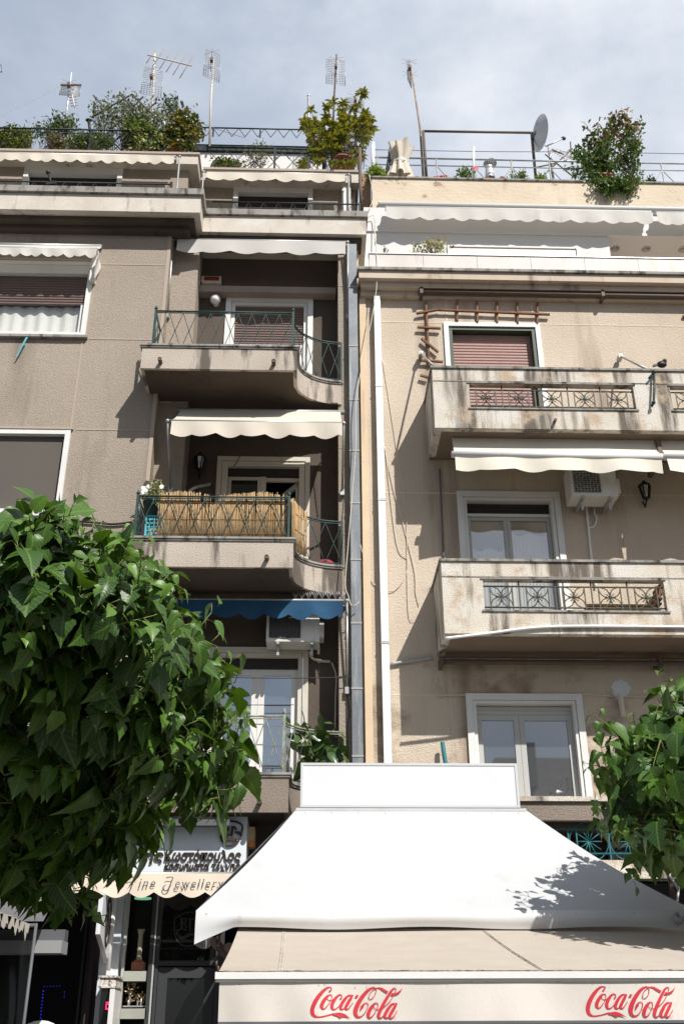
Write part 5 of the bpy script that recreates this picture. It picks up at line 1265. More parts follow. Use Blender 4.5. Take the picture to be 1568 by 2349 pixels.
cab = [
 ('dark cable sagging along the left wall above the tree', [('c', -20, 265), ('c', 150, 268), ('c', 420, 270), ('c', 600, 280), ('c', 720, 290), ('c', 840, 278)], YB-.03, .016, M_cabled),
 ('thin wire across the glass of the lowest balcony door', [('a', 425, 640), ('a', 700, 646), ('a', 1000, 646), ('a', 1330, 640)], YP-.1, .006, M_cabled),
 ('second thinner wire lower across the lowest balcony door', [('a', 500, 838), ('a', 700, 839), ('a', 930, 838)], YA-.12, .005, M_cabled),
 ('loose pale cable down the zinc downpipe from the upper eaves', [('4', 200, -40), ('4', 212, 250), ('4', 128, 700), ('4', 120, 960), ('6', 90, 500), ('6', 75, 700), ('a', 1320, 60), ('a', 1345, 130), ('a', 1400, 100)], 12.85, .007, M_cablew),
 ('pale cable looping on the wall right of the white downpipe', [('6', 225, -10), ('6', 290, 300), ('6', 340, 480), ('6', 380, 650), ('6', 385, 740), ('6', 400, 800)], YR-.02, .006, M_cablew),
 ('second pale cable looping lower beside the white downpipe', [('6', 250, 100), ('6', 300, 520), ('6', 350, 600), ('6', 330, 690), ('6', 270, 740), ('6', 190, 690), ('6', 140, 530)], YR-.02, .006, M_cablew),
 ('third pale cable hanging in a long line below the right cornice', [('4', 240, 560), ('4', 290, 880), ('6', 330, 320), ('6', 345, 440), ('6', 352, 820), ('6', 380, 870)], YR-.02, .005, M_cablew),
 ('thin cable running above the first floor window on the right', [('b', 460, 10), ('b', 475, 160), ('b', 600, 170), ('b', 1100, 168), ('b', 1290, 178), ('b', 1500, 178)], YR-.03, .006, M_cablew),
 ('thin dark cable on the wall above the reed screened balcony door', [('5', 750, 340), ('5', 735, 370), ('5', 710, 405)], YA-.03, .006, M_cabled),
 ('thin dark cable hanging at the right of the reed screened balcony door', [('5', 1215, 370), ('5', 1175, 440), ('5', 1185, 560), ('5', 1200, 690)], YA-.03, .006, M_cabled),
 ('wavy dark cable on the left pilaster beside the zinc pipe', [('a', 1240, 640), ('a', 1320, 640), ('a', 1310, 760), ('a', 1325, 900), ('a', 1312, 1000), ('a', 1318, 1240)], YP-.015, .005, M_cabled),
 ('bundle of pale cables at the left end of the right roof parapet', [('2', 180, 650), ('2', 195, 760), ('2', 150, 860), ('2', 200, 830), ('2', 205, 960)], 13.9, .008, M_cablew),
 ('thin aerial wire rising towards the first roof antenna at far left', [('1', -20, 405), ('1', 100, 345), ('1', 200, 295), ('1', 268, 258)], 16.5, .004, M_cablew),
 ('thin aerial wire sloping from the roof garden to the tower railing', [('1', 870, 415), ('1', 960, 450), ('1', 1080, 488)], 16.5, .005, M_boxgrey),
 ('thin washing line strung above the right roof railing', [('2', 200, 540), ('2', 700, 548), ('2', 1100, 550), ('2', 1600, 558)], 15.2, .007, M_boxgrey),
]
for lab, pts, y, r, m_ in cab: pipe(lab, [A(*p, y) for p in pts], r, m_, 'cable', 'cable')
# --- air conditioners
def aircon(label, s, q0, q1, q2, Y, depth, grp='air conditioners on the facades'):
    a, b = A(s, *q0, Y), A(s, *q1, Y); x0, x1 = a.x, b.x; z1, z0 = a.z, b.z; root = thing('air_conditioner', label, 'air conditioner', ((x0+x1)/2, Y+depth, z0), grp)
    xf = x0+(x1-x0)*.64
    MB().box(x0, x1, Y, Y+depth, z0, z1).build('casing', M_acwhite, root)
    MB().box(x0+.04, xf, Y-.004, Y-.001, z0+.05, z1-.03).build('fan_opening', M_acdark, root)
    g = MB(); n = 12
    for i in range(n+1):
        z = z0+.05+(z1-z0-.08)*i/n; g.box(x0+.04, xf, Y-.012, Y-.008, z-.003, z+.003)
    for i in range(9): xx = x0+.04+(xf-x0-.04)*i/8; g.box(xx-.003, xx+.003, Y-.0125, Y-.0075, z0+.05, z1-.03)
    cc = Vector(((x0+.04+xf)/2, Y-.006, (z0+z1)/2+.01))
    for r in (.07, .13, .19): g.tube([cc+Vector((math.cos(t)*r, 0, math.sin(t)*r*.95)) for t in (i*math.pi/10 for i in range(21))], .004, 4)
    g.build('fan_grille', M_steel if 'right' in label else M_boxgrey, root)
    MB().box(x1, x1+.06, Y+.05, Y+depth-.05, z0+.08, z0+.3).build('valve_cover', M_acwhite, root)
    for xx in (x0+.14, x1-.12):
        br = MB(); br.box(xx, xx+.035, Y-.02, YR if Y < 12.9 and x0 > 1 else YA, z0-.04, z0-.002); br.box(xx, xx+.035, Y+.1, Y+.135, z0-.16, z0-.041); br.build('bracket', M_steel, root)
    return root
aircon('grimy air conditioner half hidden by the blue awning', 'a', (737, 175), (1113, 385), None, 13.12, .33)
aircon('clean air conditioner above the lower right balcony by the wall lantern', '6', (1058, 180), (1278, 318), None, 12.62, .34)
# --- lamps
def lantern(label, s, p, Y, ywall):
    c = A(s, *p, Y); r = thing('wall_lantern', label, 'wall lamp', c, 'wall lamps by the balcony doors'); b = MB()
    b.lathe(c, [(0, -.16), (.015, -.15), (.02, -.12), (.05, -.11), (.055, -.10), (.05, -.1)], 6); b.lathe(c, [(.09, .08), (.10, .09), (.05, .14), (.03, .145), (.03, .17), (0, .19)], 6)
    for i in range(6): t = i*math.pi/3; b.tube([c+Vector((math.cos(t)*.05, math.sin(t)*.05, -.10)), c+Vector((math.cos(t)*.09, math.sin(t)*.09, .09))], .007, 4)
    b.tube([c+Vector((0, 0, -.14)), c+Vector((0, (ywall-Y)*.6, -.2)), c+Vector((0, ywall-Y, -.08))], .012, 5); b.build('cage', M_lantern, r)
    g = MB(); g.lathe(c, [(.044, -.098), (.082, .085)], 6); g.build('lamp_glass', G_mid, r); g = MB(); g.ball(c+Vector((0, 0, -.02)), .035, 10, (1, 1, 1.5)); g.build('bulb', M_lampglass, r)
lantern('dark lantern in the shade above the reed screened balcony', '5', (518, 382), 13.38, YA); lantern('black lantern on the wall right of the clean air conditioner', '6', (1396, 300), 12.95, YR)
def globe(label, s, p, Y, r, yw_):
    c = A(s, *p, Y); g = thing('globe_lamp', label, 'wall lamp', c, 'wall lamps by the balcony doors'); b = MB(); b.ball(c, r, 20); b.build('globe', M_lampglass, g)
    b = MB(); b.lathe(c+Vector((0, r*.8, 0)), [(r*.5, 0), (r*.55, yw_-Y-r*.8)], 14, (0, 1, 0)); b.build('base', M_white, g)
globe('opal globe lamp beside the highest balcony door', '3', (950, 296), YA-.13, .085, YA); globe('opal globe lamp on the penthouse wall under the short awning', '1', (941, 708), 14.85, .085, 15.02)
s_ = thing('alarm_siren', 'cream alarm siren with red panel above the highest balcony door', 'alarm', A('3', 930, 225, YA-.1)); a, b = A('3', 888, 192, YA-.1), A('3', 976, 224, YA-.1)
MB().slab([(a.x+.02, b.z), (b.x-.02, b.z), (b.x, b.z+.04), (b.x-.01, a.z), (a.x+.01, a.z), (a.x, b.z+.04)], YA-.1, YA-.002).build('casing', M_cream, s_); MB().box(a.x+.05, b.x-.04, YA-.108, YA-.101, (a.z+b.z)/2-.02, a.z-.015).build('red_panel', mat('dark red panel', (.2, .02, .02), .4), s_)
bm = MB(); a, b = A('3', 873, 233, YA-.16), A('3', 1480, 268, YA-.16); bm.box(a.x, b.x, YA-.16, YA-.002, b.z, a.z); bm.box(a.x, b.x, YA-.18, YA-.002, b.z-.02, b.z-.001)
solo(bm, 'awning_box', mat('pinkish box beam', (.36, .29, .25), .7, (.3, .24, .21), 2), 'long pinkish box beam above the highest balcony door', 'box beam', ((a.x+b.x)/2, YA, b.z))
# --- things on the balconies
def reeds(label, path, z0, z1, y_off=0, gaps=()):
    r = MB(); s = path_len(path); t = 0
    while t < s[-1]:
        x, y = on_path(path, s, t); w_ = random.uniform(.006, .013)
        in_gap = any(a < t/s[-1] < b for a, b in gaps)
        zt = z1+random.gauss(0, .012)+(.03*math.sin(t*6)) - (.12 if in_gap else 0)
        lean = random.gauss(0, .012); r.tube([(x, y+random.uniform(0, .012), z0), (x+lean*.5, y+random.uniform(0, .012), (z0+zt)/2), (x+lean, y+random.uniform(0, .014), zt)], w_/2, 5, w_*.42); t += w_*.86
    root = thing('reed_screen', label, 'reed screen', (*path[0], z0), 'reed screens on the balcony'); r.build('reeds', M_reed, root)
    w_ = MB()
    for k in (.15, .45, .8): w_.tube([(p[0], p[1]-.008, z0+(z1-z0)*k) for p in (on_path(path, s, s[-1]*i/20) for i in range(21))], .004, 4)
    w_.build('ties', M_reedtie, root)
zt2 = BAL[2][1]
xr0 = AX('5', 283, 700, 12.38)
reeds('wide split reed screen tied behind the straight balcony railing', [(xr0, 12.37), (-.34, 12.37)], zt2+.03, zt2+.73, gaps=((.305, .34), (.385, .46)))
arc = [(.42-.70*math.cos(t), 12.34+.72*math.sin(t)) for t in (math.pi/2*i/12 for i in range(1, 7))]
reeds('narrow split reed screen on the curved end of the railing', [(-.27, 12.40)]+arc, zt2+.03, zt2+.70)
cr_ = MB(); a, b = A('5', 210, 680, 12.5), A('5', 278, 800, 12.5); nx, nz = 4, 8; x0, x1, z0, z1 = a.x, b.x+.05, zt2+.005, a.z
frame_mb(cr_, x0, x1, z0, z1, 12.5, 12.53, .025)
for i in range(1, nx): xx = x0+(x1-x0)*i/nx; cr_.box(xx-.006, xx+.006, 12.503, 12.527, z0+.025, z1-.025)
for i in range(1, nz): zz = z0+(z1-z0)*i/nz; cr_.box(x0+.025, x1-.025, 12.505, 12.525, zz-.008, zz+.008)
cr_.box(x0, x0+.02, 12.531, 12.8, z0, z1); cr_.box(x1-.02, x1, 12.531, 12.8, z0, z1); cr_.box(x0+.02, x1-.02, 12.531, 12.8, z0, z0+.02)
solo(cr_, 'plastic_crate', M_turq, 'turquoise plastic crate on end behind the railing under a flowerpot', 'crate', ((x0+x1)/2, 12.6, z0))
top_b = z1
plant('potted_daisy', 'white daisies in a dark green pot on the turquoise crate', 'potted plant', '5', [(200, 530), (230, 510), (270, 500), (300, 520), (300, 590), (285, 615), (240, 600), (200, 600)], (243, 600), 12.6, .12, 26, 16, .06, F_varieg, T_lance, pot=(.11, .26, M_potgreen), stemmat=M_twig, stemr=.004, spread=.05)
fl = MB()
root = [o for o in USED if o.name.startswith('potted_daisy')][0]
P_, D_, N_, S_ = [], [], [], []
for p in ((195, 525), (207, 540), (300, 518), (228, 516), (196, 548)):
    c = A('5', *p, 12.48)
    for i in range(10): t = i*.63; P_.append(c); D_.append((math.cos(t), -.2, math.sin(t))); N_.append((0, -1, .1)); S_.append(.036)
leaf_mesh('petals', T_oval, P_, D_, N_, S_, M_flowerw, root)
cu_ = MB(); c = A('5', 1237, 975, 12.95); cu_.ball((c.x, 13.2, zt2+.06), .14, 16, (1, 1, .5)); cu_.lathe((c.x, 13.2, zt2), [(.13, 0), (.13, .03)], 12)
solo(cu_, 'cushion', M_redfab, 'crimson cushion on the floor behind the curved railing', 'cushion', (c.x, 13.2, zt2))
hz = MB(); pipe('grey hose arching from the wall behind the reed screen', [A('5', 578, 502, YA-.03), A('5', 560, 508, YA-.2), A('5', 500, 520, YA-.4), A('5', 455, 545, YA-.45)], .025, M_steel, 'hose', 'hose')
tp = MB(); a = A('3', 120, 462, YB-.08); tp.grid(lambda u, v: (a.x+(u-.5)*.03*(1-.3*v)-.08*v-.03*v*v, a.y-.01*math.sin(v*5), a.z-.46*v*.75), 3, 8); solo(tp, 'ribbon', M_turq, 'turquoise ribbon hanging from the left window sill', 'ribbon', a)
# bench and slats on the lower right balcony
zf = AZ('6', 900, 926, YF)+.14; bn = thing('garden_bench', 'wooden slatted bench behind the lower right balcony grille', 'bench', (AX('6', 1300, 780, 12.75), 12.75, zf)); x0, x1 = AX('6', 1140, 780, 12.6), AX('6', 1440, 780, 12.6)
s_ = MB()
for i in range(4): s_.box(x0, x1, 12.62+i*.1, 12.69+i*.1, zf+.41, zf+.44)
s_.build('seat', M_woodlit, bn); s_ = MB()
for i in range(2): s_.box(x0, x1, 12.6-.001, 12.615, zf+.22+i*.09, zf+.28+i*.09)
s_.build('front_slats', M_woodlit, bn)
for xx in (x0+.05, x1-.1):
    for yy in (12.64, 12.96): MB().box(xx, xx+.05, yy, yy+.05, zf, zf+.409).build('leg', M_wood, bn)
ch = thing('folding_chair', 'dark slatted folding chair at the right end of the lower right balcony', 'chair', (AX('6', 1470, 780, 12.8), 12.8, zf)); x0 = AX('6', 1440, 760, 12.7)
s_ = MB()
for i in range(6): s_.bar((x0+.02*i, 12.62, zf+.38+i*.075), (x0+.02*i, 13.0, zf+.38+i*.075), .05, .025)
s_.build('backrest', M_wood, ch); s_ = MB()
for i in range(5): s_.box(x0-.05-.08*i, x0-.11-.08*i+.0, 12.64, 12.98, zf+.36, zf+.38)
s_.build('seat', M_wood, ch)
for yy in (12.63, 12.98): MB().bar((x0+.14, yy, zf+.85), (x0-.2, yy, zf), .03).build('leg', M_wood, ch); MB().bar((x0-.35, yy, zf+.37), (x0+.1, yy, zf), .03).build('leg', M_wood, ch)
# trellis of nailed laths on the right wall
yt_ = YR-.03
def lath(a, b, w_=.045, k=0):
    return (A('4', *a, yt_-.02*k), A('4', *b, yt_-.02*k), w_)
tl = thing('wooden_trellis', 'broken brown wooden trellis nailed round the upper right door', 'trellis', A('4', 440, 560, YR-.03))
for a, b in (((430, 310), (445, 590)), ((568, 303), (568, 392)), ((655, 306), (657, 397)), ((743, 308), (744, 398)), ((832, 310), (834, 402)), ((921, 312), (921, 402))): p, q_, w_ = lath(a, b); MB().bar(p, q_, w_, .03).build('upright_lath', M_wood, tl)
for a, b in (((388, 357), (490, 340)), ((488, 342), (975, 362)), ((392, 418), (495, 424)), ((410, 468), (483, 528)), ((402, 564), (505, 571)), ((405, 630), (440, 640))): p, q_, w_ = lath(a, b, .045, 1.6); MB().bar(p, q_, .04, .028).build('cross_lath', M_wood, tl)
sp_ = MB(); p = A('4', 1566, 370, yt_); sp_.bar(p+Vector((-.02, 0, 0)), p+Vector((.6, 0, 0)), .03); sp_.bar(p+Vector((.05, -.02, .1)), p+Vector((.05, -.02, -.12)), .03); solo(sp_, 'wooden_trellis', M_wood, 'end of a second wooden trellis at the right picture edge', 'trellis', p)
# loose awning arms on the upper right balcony
def arm(label, pts): 
    m_ = MB(); m_.tube(pts, .016, 8); [m_.ball(p, .028, 8) for p in (pts[0], pts[-1])]; m_.box(pts[0].x-.03, pts[0].x+.03, pts[0].y-.02, pts[0].y+.12, pts[0].z-.03, pts[0].z+.03); solo(m_, 'loose_awning_arm', M_steel, label, 'awning arm', pts[0], 'loose awning arms on the right block')  # one loose awning arm with its end joints
arm('grey awning arm leaning at the left end of the upper right balcony', [A('4', 408, 533, 12.95), A('4', 455, 582, YF+.05)]); arm('grey awning arm above the middle of the upper right balcony', [A('4', 1287, 546, 12.95), A('4', 1400, 602, YF+.05)])
m_ = MB(); p = [A('4', 1412, 645, YF-.05), A('4', 1435, 615, YF-.06), A('4', 1436, 690, YF-.08), A('4', 1433, 750, YF-.08), A('4', 1424, 768, YF-.06)]; m_.tube(p, .018, 8); m_.ball(p[1], .035, 8); m_.ball(p[3], .03, 8); solo(m_, 'loose_awning_arm', M_greeniron, 'green crank arm hanging on the upper right balcony front', 'awning arm', p[1], 'loose awning arms on the right block')
fg = thing('figurine', 'small dark bird figure on the upper right balcony edge', 'figurine', A('4', 1470, 598, YF+.05)); c = A('4', 1470, 590, YF+.05)
m_ = MB(); m_.ball(c+Vector((0, 0, .03)), .06, 10, (1.3, .8, .9)); m_.ball(c+Vector((.05, 0, .09)), .035, 10); m_.bar(c+Vector((-.05, 0, .03)), c+Vector((-.13, 0, 0)), .03); m_.build('body', M_blackiron, fg)
# rubber plant on the lowest balcony
plant('rubber_plant', 'rubber plant with big glossy leaves behind the pale curved railing', 'plant', 'a', [(955, 900), (1010, 870), (1080, 930), (1200, 980), (1260, 1100), (1260, 1300), (980, 1300), (975, 1100), (1000, 1000)], (1130, 1330), 13.05, .2, 15, 7, .2, F_rubber, T_oval, stemmat=M_twig, stemr=.012, spread=.1, up=.5, pot=(.16, .3, M_terra))
# ================================================================== ROOFS
# --- antennas
def panel(mb, c, u, w_, h, nx=7, nz=14, r=.0055):
    """wire reflector panel centred on c, spread along u"""
    u = Vector(u).normalized(); 
    for i in range(nx+1): p = c+u*(w_*(i/nx-.5)); mb.tube([p+Vector((0, 0, -h/2)), p+Vector((0, 0, h/2))], r*(1.4 if i in (0, nx) else .8), 4)
    for i in range(nz+1): z = Vector((0, 0, h*(i/nz-.5))); mb.tube([c+z-u*w_/2, c+z+u*w_/2], r, 4)
def antenna(label, s, pts, Y, r, mm, panels=(), yagis=(), bars=()):
    p = [A(s, *q_, Y) for q_ in pts]; root = thing('tv_antenna', label, 'antenna', p[0], 'antennas on the roofs')
    MB().tube(p, r, 8, r*.8).build('mast', mm, root)
    for (c, ang, wpx, hpx) in panels:
        cc = A(s, *c, Y-.08); k = (A(s, c[0]+100, c[1], Y)-A(s, c[0], c[1], Y)).x/100; kz = (A(s, c[0], c[1], Y).z-A(s, c[0], c[1]+100, Y).z)/100
        m_ = MB(); panel(m_, cc, (math.cos(R(ang)), math.sin(R(ang)), 0), wpx*k/max(.2, abs(math.cos(R(ang)))), hpx*kz); m_.build('reflector', M_steel, root)
        d = MB()
        for i in range(2):
            z = hpx*kz*(i-.5)*.6
            for sg_ in (1, -1): a = cc+Vector((0, -.16, z)); d.tube([a, a+Vector((sg_*.16, 0, .07))], .003, 4); d.tube([a, a+Vector((sg_*.16, 0, -.07))], .003, 4)
        d.tube([cc+Vector((0, -.16, -hpx*kz*.42)), cc+Vector((0, -.16, hpx*kz*.42))], .006, 5); d.box(cc.x-.03, cc.x+.03, cc.y-.2, cc.y-.1, cc.z-.04, cc.z+.04); d.build('dipoles', M_darksteel, root)
    for (a, b, n, l0, l1, tilt) in yagis:
        a, b = A(s, *a, Y), A(s, *b, Y-.4); m_ = MB(); m_.tube([a, b], .016, 6); m_.build('boom', M_cablew, root); m_ = MB()
        for i in range(n):
            t = (i+.5)/n; c = a.lerp(b, t); l = l0+(l1-l0)*t; m_.tube([c-Vector(tilt)*l/2, c+Vector(tilt)*l/2], .009, 5)
        m_.build('elements', M_rust if n < 9 else M_steel, root)
    return root
antenna('lone tip of an antenna arm at the far left picture edge', '1', [(5, 165), (10, 197), (-30, 197)], 16, .012, M_darksteel, bars=())
antenna('short antenna with dark top bar above the low shrubs at far left', '1', [(285, 470), (300, 330), (316, 200)], 16.5, .022, M_alu, [((310, 280), 4, 86, 44)], [((318, 290), (330, 352), 5, .16, .14, (1, 0, .2))])
tb = MB(); r_ = [o for o in USED if o.name.startswith('tv_antenna')][-1]; tb.bar(A('1', 268, 254, 16.4), A('1', 360, 254, 16.4), .03); tb.build('top_bar', M_darksteel, r_)
antenna('tall antenna with long rusty yagi and wire panel over the lattice trellis', '1', [(666, 480), (674, 300), (683, 118)], 16.3, .028, M_cablew, [((672, 243), 12, 84, 116)], [((652, 122), (845, 170), 6, .55, 1.05, (.28, .1, .95))])
antenna('antenna with angled wire panel standing alone left of the tower railing', '1', [(925, 520), (930, 330), (942, 138)], 16.3, .026, M_cablew, [((936, 170), 28, 66, 118)])
antenna('dark antenna mast with wire panel above the big potted shrub', '1', [(1466, 500), (1474, 300), (1484, 120)], 16.3, .024, M_darksteel, [((1480, 198), 6, 82, 108)])
antenna('small antenna half hidden behind the right side of the potted shrub', '2', [(122, 520), (120, 400), (114, 306)], 17, .026, M_darksteel, [((118, 345), 10, 80, 60)])
antenna('leaning antenna mast with edge-on panel on the right roof', '2', [(418, 660), (405, 450), (365, 178)], 15.6, .026, M_rust, [((356, 205), 66, 20, 90)])
antenna('small grey yagi antenna beside the satellite dish', '2', [(990, 668), (968, 520)], 15.4, .03, M_steel, (), [((985, 535), (1090, 590), 10, .3, .5, (.5, .4, .7))])
pm = MB(); pm.tube([A('1', 1360, 505, 16), A('1', 1361, 303, 16)], .03, 8); pm.ball(A('1', 1361, 303, 16), .04, 8); solo(pm, 'flue_pipe', M_steel, 'plain grey metal pipe standing left of the potted shrub', 'pipe', A('1', 1360, 505, 16))
gp = MB(); y = 15.5
p = [A('2', 432, 660, y), A('2', 418, 458, y), A('2', 895, 465, y), A('2', 914, 668, y)]
gp.tube([p[0], p[1]], .03, 8); gp.tube([p[1], p[2]], .026, 8); gp.tube([p[2], p[3]], .03, 8)
solo(gp, 'pipe_frame', M_darksteel, 'tall rusty pipe goal frame on the right roof carrying the dish', 'pipe frame', p[0])  # plain pipe frame that carries the dish
dd = thing('satellite_dish', 'grey satellite dish on the right roof pipe frame', 'satellite dish', A('2', 910, 480, 15.4)); c = A('2', 932, 465, 15.35)
ax = Vector((.97, .2, .1)).normalized(); m_ = MB(); rr = .37
m_.lathe(c, [(0, -.10), (rr*.3, -.092), (rr*.6, -.062), (rr*.85, -.022), (rr, 0), (rr*1.02, .004), (rr, .012), (rr*.85, -.008), (rr*.6, -.048), (0, -.088)], 32, ax); m_.build('reflector', M_dish, dd)
m_ = MB(); m_.bar(c-ax*.1, A('2', 905, 482, 15.45), .07); m_.tube([A('2', 905, 482, 15.45), A('2', 905, 470, 15.5)], .03, 8); m_.build('mount', M_boxgrey, dd)
lo = A('2', 958, 525, 15.1); le = A('2', 1036, 490, 15.2); m_ = MB(); m_.tube([c+Vector((.02, -.05, -rr*.97)), lo, le], .016, 6); m_.build('feed_arm', M_alu, dd); m_ = MB(); m_.ball(le, .045, 8, (1.2, .8, 1)); m_.build('feed_horn', M_blackiron, dd)
rk = MB(); y = 15.2
for a, b in (((940, 660), (1075, 535)), ((955, 560), (1090, 668)), ((1066, 505), (1070, 560)), ((985, 540), (1085, 580)), ((905, 620), (1000, 600))): rk.tube([A('2', *a, y), A('2', *b, y)], .014, 6)
solo(rk, 'aerial_brackets', M_darksteel, 'tangle of thin dark aerial rods below the satellite dish', 'aerial rods', A('2', 990, 660, y))
# --- right roof railing, vent, parasol, tiles
yr = 14.75; rl = MB(); xs0 = AX('2', 200, 600, yr); zt_r, zm_r, zb_r = AZ('2', 800, 587, yr), AZ('2', 800, 612, yr), zk-.05
zt_r = AZ('2', 800, 586, yr); zm_r = AZ('2', 800, 617, yr)
rl.tube([(xs0, yr, zt_r), (9, yr, zt_r)], .019, 6); rl.tube([(xs0, yr, zm_r), (9, yr, zm_r)], .013, 6)
pst = [AX('2', a, 620, yr) for a in (216, 345, 478, 640, 808, 975, 1140, 1305, 1468, 1632, 1800)]
for x in pst: rl.tube([(x, yr, zb_r-.3), (x, yr, zt_r)], .015, 6)
for a, b in zip(pst, pst[1:]): rl.tube([(a, yr, zm_r), (b, yr, zb_r-.1)], .010, 5); rl.tube([(a, yr, zb_r-.1), (b, yr, zm_r)], .010, 5)
solo(rl, 'roof_railing', M_steel, 'thin grey roof railing with crossed bars along the right roof', 'railing', (xs0, yr, zk), 'roof railings')
for a, b, lab in ((197, 512, 'white painted short pole beside the lime bush on the right roof'), (640, 530, 'thin pale pole left of the turbine vent on the right roof')):
    m_ = MB(); m_.tube([A('2', a, 668, 14.7), A('2', a, b, 14.7)], .035 if a < 300 else .022, 8); m_.lathe(A('2', a, b, 14.7), [(.04 if a < 300 else .025, -.02), (.04 if a < 300 else .025, .01), (0, .02)], 8); solo(m_, 'pole', M_whitepipe, lab, 'pole', A('2', a, 668, 14.7), 'poles on the right roof')
m_ = MB(); m_.tube([A('2', 256, 655, 14.7), A('2', 278, 525, 14.7)], .04, 8); m_.tube([A('2', 283, 665, 14.7), A('2', 281, 520, 14.7)], .025, 8); solo(m_, 'pole', M_boxgrey, 'grey slanted pole pair beside the tied cream parasol', 'pole', A('2', 265, 660, 14.7), 'poles on the right roof')
tv = thing('turbine_vent', 'dark turbine ventilator ball on a pale stub on the right roof', 'roof vent', A('2', 713, 668, 15)); c = A('2', 712, 602, 15); rr = (AX('2', 742, 602, 15)-AX('2', 682, 602, 15))/2
m_ = MB()
for i in range(22):
    t0 = i*2*math.pi/22
    m_.add([c+Vector((rr*math.cos(t0+.5*math.sin(a))*math.sin(a), rr*math.sin(t0+.5*math.sin(a))*math.sin(a), .72*rr*math.cos(a))) for a in (.3, .9, 1.57, 2.2, 2.7)]+
           [c+Vector((rr*.86*math.cos(t0+.3+.5*math.sin(a))*math.sin(a), rr*.86*math.sin(t0+.3+.5*math.sin(a))*math.sin(a), .72*rr*math.cos(a))) for a in (.3, .9, 1.57, 2.2, 2.7)], [(j, j+1, j+6, j+5) for j in range(4)])
m_.lathe(c, [(0, .74*rr), (rr*.4, .70*rr), (rr*.42, .62*rr)], 14); m_.build('turbine', M_steel, tv)
b0 = A('2', 713, 668, 15); m_ = MB(); m_.lathe(b0, [(rr*.75, 0), (rr*.6, .2), (rr*.55, c.z-b0.z-.5*rr)], 16); m_.build('stub', M_alu, tv)
pa = thing('folded_parasol', 'cream canvas parasol tied up on the right roof', 'parasol', A('2', 320, 665, 14.6)); m_ = MB(); c0 = A('2', 318, 598, 14.6)
def fold(u, v):
    t = u*2*math.pi; k = v; hgt = A('2', 318, 660, 14.6).z+(A('2', 318, 522, 14.6).z-A('2', 318, 660, 14.6).z)*v
    rr = .10+.10*abs(v-.5)**1.1*2*(1 if v > .5 else 1); rr *= 1+.28*math.sin(t*7+v*3)+.15*math.sin(t*3)
    return (c0.x+(v-.5)*.05+rr*math.cos(t)*1.15, 14.6+rr*math.sin(t)*.8, hgt+.06*math.sin(t*4)*v)
m_.grid(fold, 70, 14); m_.build('canvas', M_clothcream, pa); m_ = MB(); m_.tube([A('2', 318, 668, 14.6), A('2', 318, 560, 14.6)], .025, 8); m_.build('pole', M_steel, pa)
m_ = MB(); m_.lathe(c0+Vector((0, 0, -.02)), [(.125, 0), (.13, .02), (.125, .04)], 18); m_.build('tie', M_white, pa)
tiles = MB()
for a in (265, 303, 345, 392, 432, 470, 505, 700, 765):
    c = A('2', a, 664, 14.45); tiles.tube([c+Vector((0, -.02, -.035)), c+Vector((0, .25, -.03))], .06, 10, .055)
solo(tiles, 'ridge_tiles', M_tile, 'row of dark red ridge tiles along the right roof edge', 'roof tiles', A('2', 350, 668, 14.45))
# --- plants on the right roof
nb = lambda k: (lambda p, b: k*max(0, min(1, (p.z-b.z-.75)/.8)))
plant('climbing_shrub', 'big dark green shrub with pink tips hanging over the right roof parapet', 'shrub', 'q', [(420, 215), (470, 300), (540, 300), (570, 215), (600, 240), (560, 370), (620, 350), (690, 320), (710, 130), (760, 170), (800, 130), (890, 50), (920, 90), (900, 200), (930, 250), (1060, 200), (1080, 230), (1010, 360), (980, 460), (1030, 540), (1050, 690), (960, 770), (940, 850), (800, 900), (560, 900), (380, 900), (400, 800), (270, 800), (215, 740), (300, 730), (350, 640), (290, 560), (350, 490), (430, 400), (480, 420), (470, 310)], (640, 905), 14.35, .34, 125, 17, .085, F_boug, T_oval, second=(F_bract, nb(.62), 'pink_tips'), spread=.06, up=-.2, pot=(.25, .3, M_terra),
  sprays=[((560, 470), (425, 215), 44, .03), ((600, 400), (578, 205), 30, .03), ((720, 330), (725, 110), 36, .03), ((760, 330), (905, 45), 60, .035), ((720, 330), (800, 120), 40, .035), ((900, 380), (1075, 200), 56, .035), ((930, 300), (925, 230), 30, .035), ((960, 560), (1050, 560), 26, .03), ((940, 660), (1060, 700), 26, .03), ((450, 560), (345, 490), 34, .03), ((400, 600), (290, 560), 34, .03), ((400, 770), (225, 725), 40, .03), ((500, 520), (430, 400), 36, .03), ((880, 880), (1065, 850), 50, .04), ((960, 880), (1075, 790), 16, .02), ((960, 470), (1020, 490), 20, .03), ((300, 790), (330, 860), 20, .03)])
plant('trailing_shrub', 'dark trailing foliage spilling down the right roof parapet under the big shrub', 'shrub', 'q', [(530, 900), (1050, 860), (1060, 900), (1000, 960), (930, 1040), (880, 1000), (800, 940), (740, 1040), (690, 1110), (640, 1030), (580, 960)], (720, 895), 14.0, .09, 70, 22, .06, F_boug, T_oval, spread=.05, up=-.7, second=(F_green, lambda p, b: .3, 'fresh_leaves'))
plant('round_bush', 'lime green rounded bush at the left end of the right roof parapet', 'shrub', 'p', [(1030, 1150), (1060, 1090), (1130, 1070), (1210, 1100), (1250, 1160), (1250, 1220), (1030, 1220)], (1140, 1225), 14.3, .2, 60, 26, .05, F_lime, T_lance, spread=.03, up=.8)
